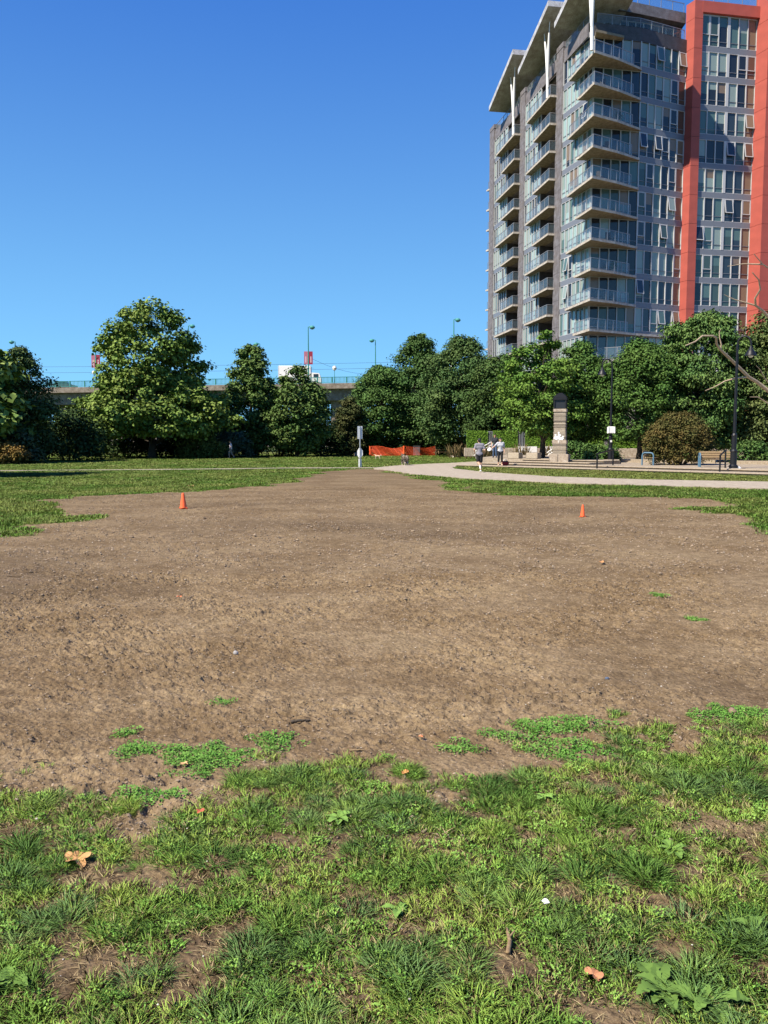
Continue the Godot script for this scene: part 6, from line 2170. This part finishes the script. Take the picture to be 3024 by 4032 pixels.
func lawn_grass() -> void:
	var r := RandomNumberGenerator.new()
	r.seed = 61
	var meshes := [blade_mesh(r, 70, 0.17, 0.035, 0.075, 0.010, 0.7), blade_mesh(r, 70, 0.17, 0.03, 0.06, 0.011, 0.9)]
	var xf := [[], []]
	var cl := [[], []]
	var bands := [[-10.0, -30.0, 0.17, -15.0, 18.0, 1.0], [-30.0, -52.0, 0.26, -30.0, 24.0, 1.5], [-52.0, -82.0, 0.42, -45.0, 14.0, 2.3], [-82.0, -112.0, 0.7, -50.0, 14.0, 3.4]]
	for b in bands:
		var z: float = b[0]
		while z > b[1]:
			var xl := look(LEFT_EDGE, z)
			var xr := look(RIGHT_EDGE, z)
			var x: float = maxf(b[3], z * 0.62 - 3.0)
			while x < minf(b[4], -z * 0.62 + 3.0):
				var p := Vector2(x + r.randf_range(-0.5, 0.5) * b[2], z + r.randf_range(-0.5, 0.5) * b[2])
				x += b[2]
				var s := soil_share(p.x, p.y, xl, xr)
				if s > 0.9 or r.randf() < s * 0.9:
					continue
				if p.y < -27.5 and (inside(PATH_POLY, p.x, p.y) or inside(LEFT_PATH, p.x, p.y) or inside(PLAZA_POLY, p.x, p.y)):
					continue
				if p.x > 12.0 and p.y < -55.0:
					continue
				var worn := n_edge.get_noise_2d(p.x * 0.6, p.y * 0.6)
				var g := clampf(0.5 + worn + 0.5 * n_mid.get_noise_2d(p.x * 0.4, p.y * 0.4), 0.0, 1.0)
				var col := Color(0.115, 0.225, 0.035).lerp(Color(0.235, 0.305, 0.075), g)
				if r.randf() < 0.12:
					col = col.lerp(Color(0.38, 0.36, 0.15), r.randf_range(0.2, 0.7))
				if s > 0.05:
					col = col.lerp(Color(0.14, 0.36, 0.035), 0.5)
				# the strip between path and steps is thinner and drier
				if p.x > 5.0 and p.y < -32.0 and p.y > -55.0:
					col = col.lerp(Color(0.34, 0.33, 0.11), r.randf_range(0.1, 0.55))
				var y := ground_y(p.x, p.y, s)
				var k := r.randi() % 2
				xf[k].append(turned(r, Vector3(p.x, y - 0.004, p.y), b[5] * r.randf_range(0.8, 1.25), (0.7 + 0.25 * b[5]) * r.randf_range(0.7, 1.2)))
				cl[k].append(col)
			z -= b[2]
	scatter("lawn_grass", "short mown green grass covering the lawn around the field", "grass", meshes[0], M.blade, xf[0], cl[0])
	scatter("lawn_grass", "finer short grass mixed through the lawn", "grass", meshes[1], M.blade, xf[1], cl[1])

func blob(list: Array, x: float, z: float, wob: float) -> float:
	var best := 0.0
	for q in list:
		var dx: float = (x - q[0]) / q[2]
		if absf(dx) > 1.6:
			continue
		var dz: float = (z - q[1]) / q[3]
		best = maxf(best, 1.25 + wob - sqrt(dx * dx + dz * dz))
	return best

func near_grass() -> void:
	var r := RandomNumberGenerator.new()
	r.seed = 62
	var fine := [blade_mesh(r, 44, 0.038, 0.014, 0.038, 0.0026, 1.2), blade_mesh(r, 44, 0.038, 0.02, 0.046, 0.0025, 0.9)]
	var tuft := [blade_mesh(r, 270, 0.06, 0.04, 0.085, 0.0027, 1.0), blade_mesh(r, 260, 0.065, 0.035, 0.075, 0.0028, 1.3), blade_mesh(r, 230, 0.05, 0.05, 0.095, 0.0026, 0.9)]
	var straw := blade_mesh(r, 26, 0.05, 0.006, 0.014, 0.003, 5.0)
	var weed := weed_mesh(r)
	var dark := Color(0.10, 0.21, 0.042)
	var mid := Color(0.215, 0.38, 0.058)
	var lite := Color(0.44, 0.56, 0.105)
	var F := [[], []]
	var FC := [[], []]
	var T := [[], [], []]
	var TC := [[], [], []]
	var S := []
	var SC := []
	var Wd := []
	var WC := []
	# short layer
	var z := -0.9
	while z > -9.2:
		var step := 0.034
		var x := -4.3
		while x < 4.3:
			var px := x + r.randf_range(-0.5, 0.5) * step
			var pz := z + r.randf_range(-0.5, 0.5) * step
			x += step
			var wob := n_patch.get_noise_2d(px * 2.0, pz * 2.0)
			var isl := blob(ISLANDS, px, pz, wob * 0.8)
			var ns := near_soil(px, pz) if pz > -6.5 else 1.0
			if isl > 0.25 and ns > 0.3:
				if r.randf() < clampf(isl * 1.4, 0.0, 0.95):
					Wd.append(turned(r, Vector3(px, ground_y(px, pz, 1.0) - 0.004, pz), r.randf_range(0.6, 1.15), r.randf_range(0.5, 1.2)))
					WC.append(Color(0.09, 0.24, 0.035).lerp(Color(0.18, 0.35, 0.07), r.randf()))
				continue
			if ns > 0.15 + 0.7 * r.randf():
				continue
			var bare := blob(BARE, px, pz, wob * 0.9)
			var thin := n_patch.get_noise_2d(px * 1.1 + 30.0, pz * 1.1)
			if bare > 0.3 or thin > 0.27:
				if r.randf() < 0.34:
					S.append(turned(r, Vector3(px, ground_y(px, pz, 0.45) + 0.002, pz), r.randf_range(0.5, 1.1), 1.0))
					SC.append(Color(0.30, 0.215, 0.10).lerp(Color(0.50, 0.40, 0.21), r.randf()))
				if r.randf() > 0.06:
					continue
			var gl := clampf(0.5 + 1.3 * n_patch.get_noise_2d(px * 0.8 - 60.0, pz * 0.8), 0.0, 1.0)
			if r.randf() < 0.15:
				Wd.append(turned(r, Vector3(px, ground_y(px, pz, 0.45) - 0.004, pz), r.randf_range(0.5, 0.9), r.randf_range(0.6, 1.3)))
				WC.append(Color(0.13, 0.30, 0.045).lerp(Color(0.26, 0.44, 0.09), r.randf()))
			if r.randf() > 0.93:
				continue
			var k := r.randi() % 2
			var col := mid.lerp(lite, gl * r.randf_range(0.5, 1.0)).lerp(dark, r.randf() * 0.5)
			if r.randf() < 0.14:
				col = Color(0.40, 0.34, 0.16)
			F[k].append(turned(r, Vector3(px, ground_y(px, pz, 0.45) - 0.003, pz), r.randf_range(0.8, 1.3), r.randf_range(0.5, 1.0)))
			FC[k].append(col)
		z -= step
	# clumps of coarse grass
	var tries := 0
	while tries < 6000:
		tries += 1
		var px := r.randf_range(-4.3, 4.3)
		var pz := r.randf_range(-5.2, -0.9)
		if near_soil(px, pz) > 0.4:
			continue
		var wob := n_patch.get_noise_2d(px * 2.0, pz * 2.0)
		if blob(BARE, px, pz, wob * 0.9) > 0.12:
			continue
		var den := n_patch.get_noise_2d(px * 0.9 + 12.0, pz * 0.9 - 8.0)
		if den < -0.05 + r.randf_range(-0.22, 0.12):
			continue
		var k := r.randi() % 3
		var g := clampf(0.35 + 1.5 * n_patch.get_noise_2d(px * 0.7 + 200.0, pz * 0.7), 0.0, 1.0)
		var col := dark.lerp(mid, g).lerp(lite, maxf(0.0, g - 0.6) * r.randf_range(0.4, 1.4))
		if n_patch.get_noise_2d(px * 0.5 + 400.0, pz * 0.5) > 0.05:
			col = col.lerp(Color(0.16, 0.28, 0.10), r.randf_range(0.2, 0.8))
		var s := r.randf_range(0.5, 1.0) * (0.85 + 0.5 * clampf(den, 0.0, 0.6))
		T[k].append(turned(r, Vector3(px, ground_y(px, pz, 0.45) - 0.006, pz), s * 1.15, s * r.randf_range(0.55, 0.85)))
		TC[k].append(col)
	for k in 2:
		scatter("grass", ["fine short grass blades between the coarse clumps in the foreground", "slightly taller thin grass blades in the foreground"][k], "grass", fine[k], M.blade, F[k], FC[k])
	for k in 3:
		scatter("grass_clumps", ["dark green coarse grass clumps in the foreground", "spreading coarse grass clumps in the foreground", "taller upright grass clumps in the foreground"][k], "grass", tuft[k], M.blade, T[k], TC[k])
	scatter("straw", "dry yellow straw lying on bare spots in the grass", "straw", straw, M.blade, S, SC)
	scatter("knotweed", "low small-leaved green weeds creeping over the bare soil edge", "weeds", weed, M.leaf, Wd, WC)

func weed_mesh(r: RandomNumberGenerator) -> ArrayMesh:
	var L := Leaves.new()
	for k in 46:
		var a := r.randf() * TAU
		var q := sqrt(r.randf()) * 0.05
		var d := Vector3(cos(a), 0, sin(a))
		var nn := (Vector3.UP + rdir(r) * 0.6).normalized()
		var al := (d + rdir(r) * 0.6)
		al = (al - nn * al.dot(nn)).normalized()
		var sh := r.randf_range(0.7, 1.3)
		L.leaf(d * q + Vector3.UP * r.randf_range(0.004, 0.032) * (1.2 - q * 14.0), al, nn, r.randf_range(0.010, 0.019), 0.3, Color(sh, sh, sh))
	return L.mesh()

# ---------------------------------------------------------------- small things on the ground
func small_ground_things() -> void:
	var r := RandomNumberGenerator.new()
	r.seed = 71
	# crumbs and clods of soil
	var clods := []
	for k in 3:
		var m := MB.new()
		m.tinted = true
		var pr := []
		for lat in 4:
			var row := []
			for lon in 6:
				var a := TAU * lon / 6 + lat * 0.4
				var h: float = [0.0, 0.35, 0.75, 1.0][lat]
				var w: float = [0.9, 1.0, 0.7, 0.15][lat]
				row.append(Vector3(cos(a) * w * r.randf_range(0.75, 1.15), h * r.randf_range(0.7, 1.0), sin(a) * w * r.randf_range(0.75, 1.15)))
			pr.append(row)
		for lat in 3:
			for lon in 6:
				m.quad(pr[lat][(lon + 1) % 6], pr[lat][lon], pr[lat + 1][lon], pr[lat + 1][(lon + 1) % 6])
		clods.append(m.mesh())
	var X := [[], [], []]
	var C := [[], [], []]
	var made := 0
	while made < 260000:
		var z := -3.2 - 24.0 * pow(r.randf(), 1.7)
		var x := r.randf_range(-1, 1) * (-z * 0.62 + 0.8)
		if x < look(LEFT_EDGE, z) or x > look(RIGHT_EDGE, z):
			made += 1
			continue
		if z > -6.5 and near_soil(x, z) < 0.3 and r.randf() < 0.8:
			made += 1
			continue
		made += 1
		var den := n_mid.get_noise_2d(x * 0.45 + 40.0, z * 0.45)
		if den * 0.6 + 0.24 + 0.5 * n_clod.get_noise_2d(x, z) < r.randf_range(-0.1, 0.5):
			continue
		var k := r.randi() % 3
		var s := r.randf_range(0.003, 0.010) if r.randf() < 0.95 else r.randf_range(0.010, 0.020)
		s *= clampf(-z / 8.5, 0.55, 1.5)
		X[k].append(turned(r, Vector3(x, ground_y(x, z, 1.0) - s * 0.35, z), s, s * r.randf_range(0.6, 1.1)))
		C[k].append(Color(0.17, 0.125, 0.083).lerp(Color(0.36, 0.28, 0.195), r.randf()))
	for k in 3:
		scatter("soil_crumbs", ["loose brown crumbs of soil on the bare field", "bigger dry clods of soil on the bare field", "pale dusty crumbs of soil on the bare field"][k], "soil", clods[k], tint_mat(0.97), X[k], C[k])
	# pale grit
	var G := []
	var GC := []
	for i in 1500:
		var z := -2.2 - 16.0 * pow(r.randf(), 1.6)
		var x := r.randf_range(-1, 1) * (-z * 0.6 + 0.6)
		if x < look(LEFT_EDGE, z) or x > look(RIGHT_EDGE, z):
			continue
		var s := r.randf_range(0.002, 0.006) * clampf(-z / 6.0, 0.8, 1.8)
		if r.randf() < 0.03:
			s *= 1.8
		G.append(turned(r, Vector3(x, ground_y(x, z, 1.0) - s * 0.2, z), s, s * 0.7))
		GC.append(Color(0.42, 0.39, 0.34).lerp(Color(0.72, 0.68, 0.60), r.randf()))
	scatter("grit", "scattered pale pebbles and grit on the soil", "gravel", clods[0], tint_mat(0.9), G, GC)
	# fallen leaves
	var lv := [
		[-1.17, -3.04, 0.062, Color(0.50, 0.27, 0.10), "large tan fallen leaf in the grass at the left"],
		[0.10, -3.87, 0.026, Color(0.62, 0.30, 0.10), "orange fallen leaf on the grass edge in the middle"],
		[-0.78, -3.40, 0.022, Color(0.45, 0.10, 0.05), "small red fallen leaf between grass clumps"],
		[-2.11, -8.44, 0.03, Color(0.70, 0.20, 0.08), "small orange fallen leaf far out on the left of the soil"],
		[2.87, -10.82, 0.05, Color(0.55, 0.27, 0.10), "brown fallen leaf far out on the right of the soil"],
		[0.62, -2.33, 0.032, Color(0.38, 0.17, 0.08), "reddish fallen leaf beside the broad weed at lower right"],
		[-0.98, -3.95, 0.02, Color(0.60, 0.36, 0.16), "tan leaf on the weed patch at the left"],
		[0.20, -4.35, 0.016, Color(0.60, 0.22, 0.09), "small orange leaf on bare soil in the middle"],
		[-7.0, -30.0, 0.14, Color(0.6, 0.4, 0.15), "yellow fallen leaf on the far lawn"]]
	for q in lv:
		var t := thing("fallen_leaf", q[4], "leaf", Vector3(q[0], ground_y(q[0], q[1], 0.5) + 0.022, q[1]), r.randf() * TAU, "fallen leaves")
		var m := MB.new()
		var n := 40
		var rim := []
		for k in n:
			var a := TAU * k / n
			var lobe := 0.60 + 0.40 * pow(absf(cos(a * 2.5)), 0.7)
			rim.append(Vector3(cos(a) * lobe * q[2], 0.16 * q[2] * sin(a * 3.0 + q[0]) + 0.16 * q[2] * absf(sin(a)) + r.randf_range(-0.04, 0.04) * q[2], sin(a) * lobe * q[2] * 0.8))
		for k in n:
			m.tri(Vector3.ZERO, rim[k], rim[(k + 1) % n])
		var lm := mat(Color(q[3].r, q[3].g, q[3].b).linear_to_srgb(), 0.7)
		lm.backlight = Color(0.3, 0.2, 0.1)
		obj("leaf_blade", m.mesh(), lm, t)
		var st := MB.new()
		st.tube([Vector3.ZERO, Vector3(q[2] * 1.1, 0.004, q[2] * 0.2)], [q[2] * 0.03, q[2] * 0.015], 5)
		obj("stalk", st.mesh(), M.wood, t)
	# sticks, stone, paper
	for q in [[0.39, -2.5, 0.13, 1.45, 0.008, "short pale stick standing out of the grass at lower middle"], [-0.48, -4.64, 0.11, 0.25, 0.009, "dark brown stick on the bare soil"], [-0.14, -4.15, 0.07, 0.1, 0.006, "thin tan twig on the soil in front of the grass"], [-1.72, -4.02, 0.07, 0.2, 0.006, "small tan twig at the left of the soil"], [0.86, -2.42, 0.08, 1.2, 0.004, "thin dry stem beside the broad weed"], [1.35, -5.2, 0.10, 0.5, 0.005, "thin pale twig on the right of the soil"]]:
		var t := thing("stick", q[5], "stick", Vector3(q[0], ground_y(q[0], q[1], 0.5) + q[4] + 0.004, q[1]), q[3])
		var m := MB.new()
		m.tube([Vector3(-q[2] * 0.5, 0, 0), Vector3(-q[2] * 0.1, q[4] * 0.8, q[4]), Vector3(q[2] * 0.5, 0, 0)], [q[4], q[4] * 0.9, q[4] * 0.6], 7)
		m.tube([Vector3(q[2] * 0.1, q[4] * 0.6, q[4]), Vector3(q[2] * 0.25, q[4] * 1.8, q[4] * 3)], [q[4] * 0.5, q[4] * 0.3], 5)
		obj("wood", m.mesh(), M.wood if q[2] != 0.11 else M.bark, t)
	for q in [[2.08, -4.83, 0.035, Color(0.30, 0.21, 0.16), "rounded brown stone in the weed patch at the right"], [1.51, -5.5, 0.018, Color(0.10, 0.15, 0.25), "small dark bluish stone on the right of the soil"], [-1.13, -6.2, 0.026, Color(0.42, 0.43, 0.45), "grey stone on the left of the soil"]]:
		var t := thing("stone", q[4], "stone", Vector3(q[0], ground_y(q[0], q[1], 0.5) - 0.004, q[1]), r.randf() * TAU)
		var m := sdf_mesh([[Vector3(-q[2] * 0.3, q[2] * 0.3, 0), Vector3(q[2] * 0.35, q[2] * 0.35, q[2] * 0.1), q[2] * 0.62, q[2] * 0.5], [Vector3(0, q[2] * 0.3, q[2] * 0.2), Vector3(0, q[2] * 0.4, -q[2] * 0.1), q[2] * 0.55, q[2] * 0.6]], q[2] * 0.16, q[2] * 0.3)
		obj("pebble", m, textured(mat(Color(q[3].r, q[3].g, q[3].b).linear_to_srgb(), 0.85), M.stone.albedo_texture, 0.2), t)
	var pp := thing("paper_scrap", "crumpled white paper scrap in the grass", "litter", Vector3(0.55, ground_y(0.55, -2.71, 0.5) + 0.025, -2.71), 0.4)
	var pm := MB.new()
	var g := []
	for i in 4:
		for j in 4:
			g.append(Vector3(i * 0.008 - 0.012, r.randf_range(0.0, 0.006), j * 0.008 - 0.012))
	for i in 3:
		for j in 3:
			pm.tri(g[i * 4 + j], g[i * 4 + j + 1], g[i * 4 + j + 5])
			pm.tri(g[i * 4 + j], g[i * 4 + j + 5], g[i * 4 + j + 4])
	obj("sheet", pm.mesh(), M.white, pp)
	# broad-leaved weeds
	for q in [[0.80, -2.27, 0.11, 11, "large broad-leaved weed at the lower right", 1.0], [0.93, -2.22, 0.09, 10, "toothed broad-leaved weed right of the large one", 1.1], [-1.10, -2.33, 0.085, 10, "broad-leaved weed at the lower left edge", 1.2], [-0.19, -3.36, 0.07, 10, "pale green weed rosette in the middle of the grass", 1.6], [0.05, -2.70, 0.055, 11, "light weed rosette below the middle", 1.5], [1.12, -3.10, 0.07, 9, "weed with rounded leaves at the right", 1.3], [1.20, -2.56, 0.08, 9, "broad-leaved weed cut by the right edge", 1.1], [0.72, -3.62, 0.05, 9, "small pale weed at the edge of the bare soil", 1.7]]:
		var t := thing("broadleaf_weed", q[4], "weed", Vector3(q[0], ground_y(q[0], q[1], 0.45) + 0.012, q[1]), r.randf() * TAU, "broad-leaved weeds")
		for k in q[3]:
			var a: float = TAU * k / q[3] + r.randf_range(-0.35, 0.35)
			var L: float = q[2] * r.randf_range(0.45, 1.1)
			var up := r.randf_range(0.25, 0.9)
			var m := MB.new()
			var d := Vector3(cos(a), 0, sin(a))
			var s := Vector3(-sin(a), 0, cos(a))
			var bend := r.randf_range(-0.25, 0.25)
			var prev := []
			for i in 12:
				var f := i / 11.0
				var w: float = L * 0.23 * sin(pow(f, 1.15) * PI * 0.97 + 0.05) * (1.0 + (0.16 if i % 2 == 0 else -0.12)) * r.randf_range(0.9, 1.1) + 0.0015
				var c := d * L * f + s * L * bend * f * f + Vector3.UP * L * (up * f - 0.8 * up * f * f)
				var row := [c - s * w + Vector3.UP * w * r.randf_range(0.15, 0.5), c, c + s * w + Vector3.UP * w * r.randf_range(0.15, 0.5)]
				if i > 0:
					m.quad(prev[0], row[0], row[1], prev[1])
					m.quad(prev[1], row[1], row[2], prev[2])
				prev = row
			var key := "weed_leaf_%d" % int(q[5] * 10)
			if not M.has(key):
				var wm := mat(lin(0.105 * q[5], 0.185 * q[5], 0.04 * q[5]), 0.75)
				wm.metallic_specular = 0.2
				wm.backlight = Color(0.35, 0.45, 0.15)
				M[key] = wm
			obj("leaf", m.mesh(), M[key], t)
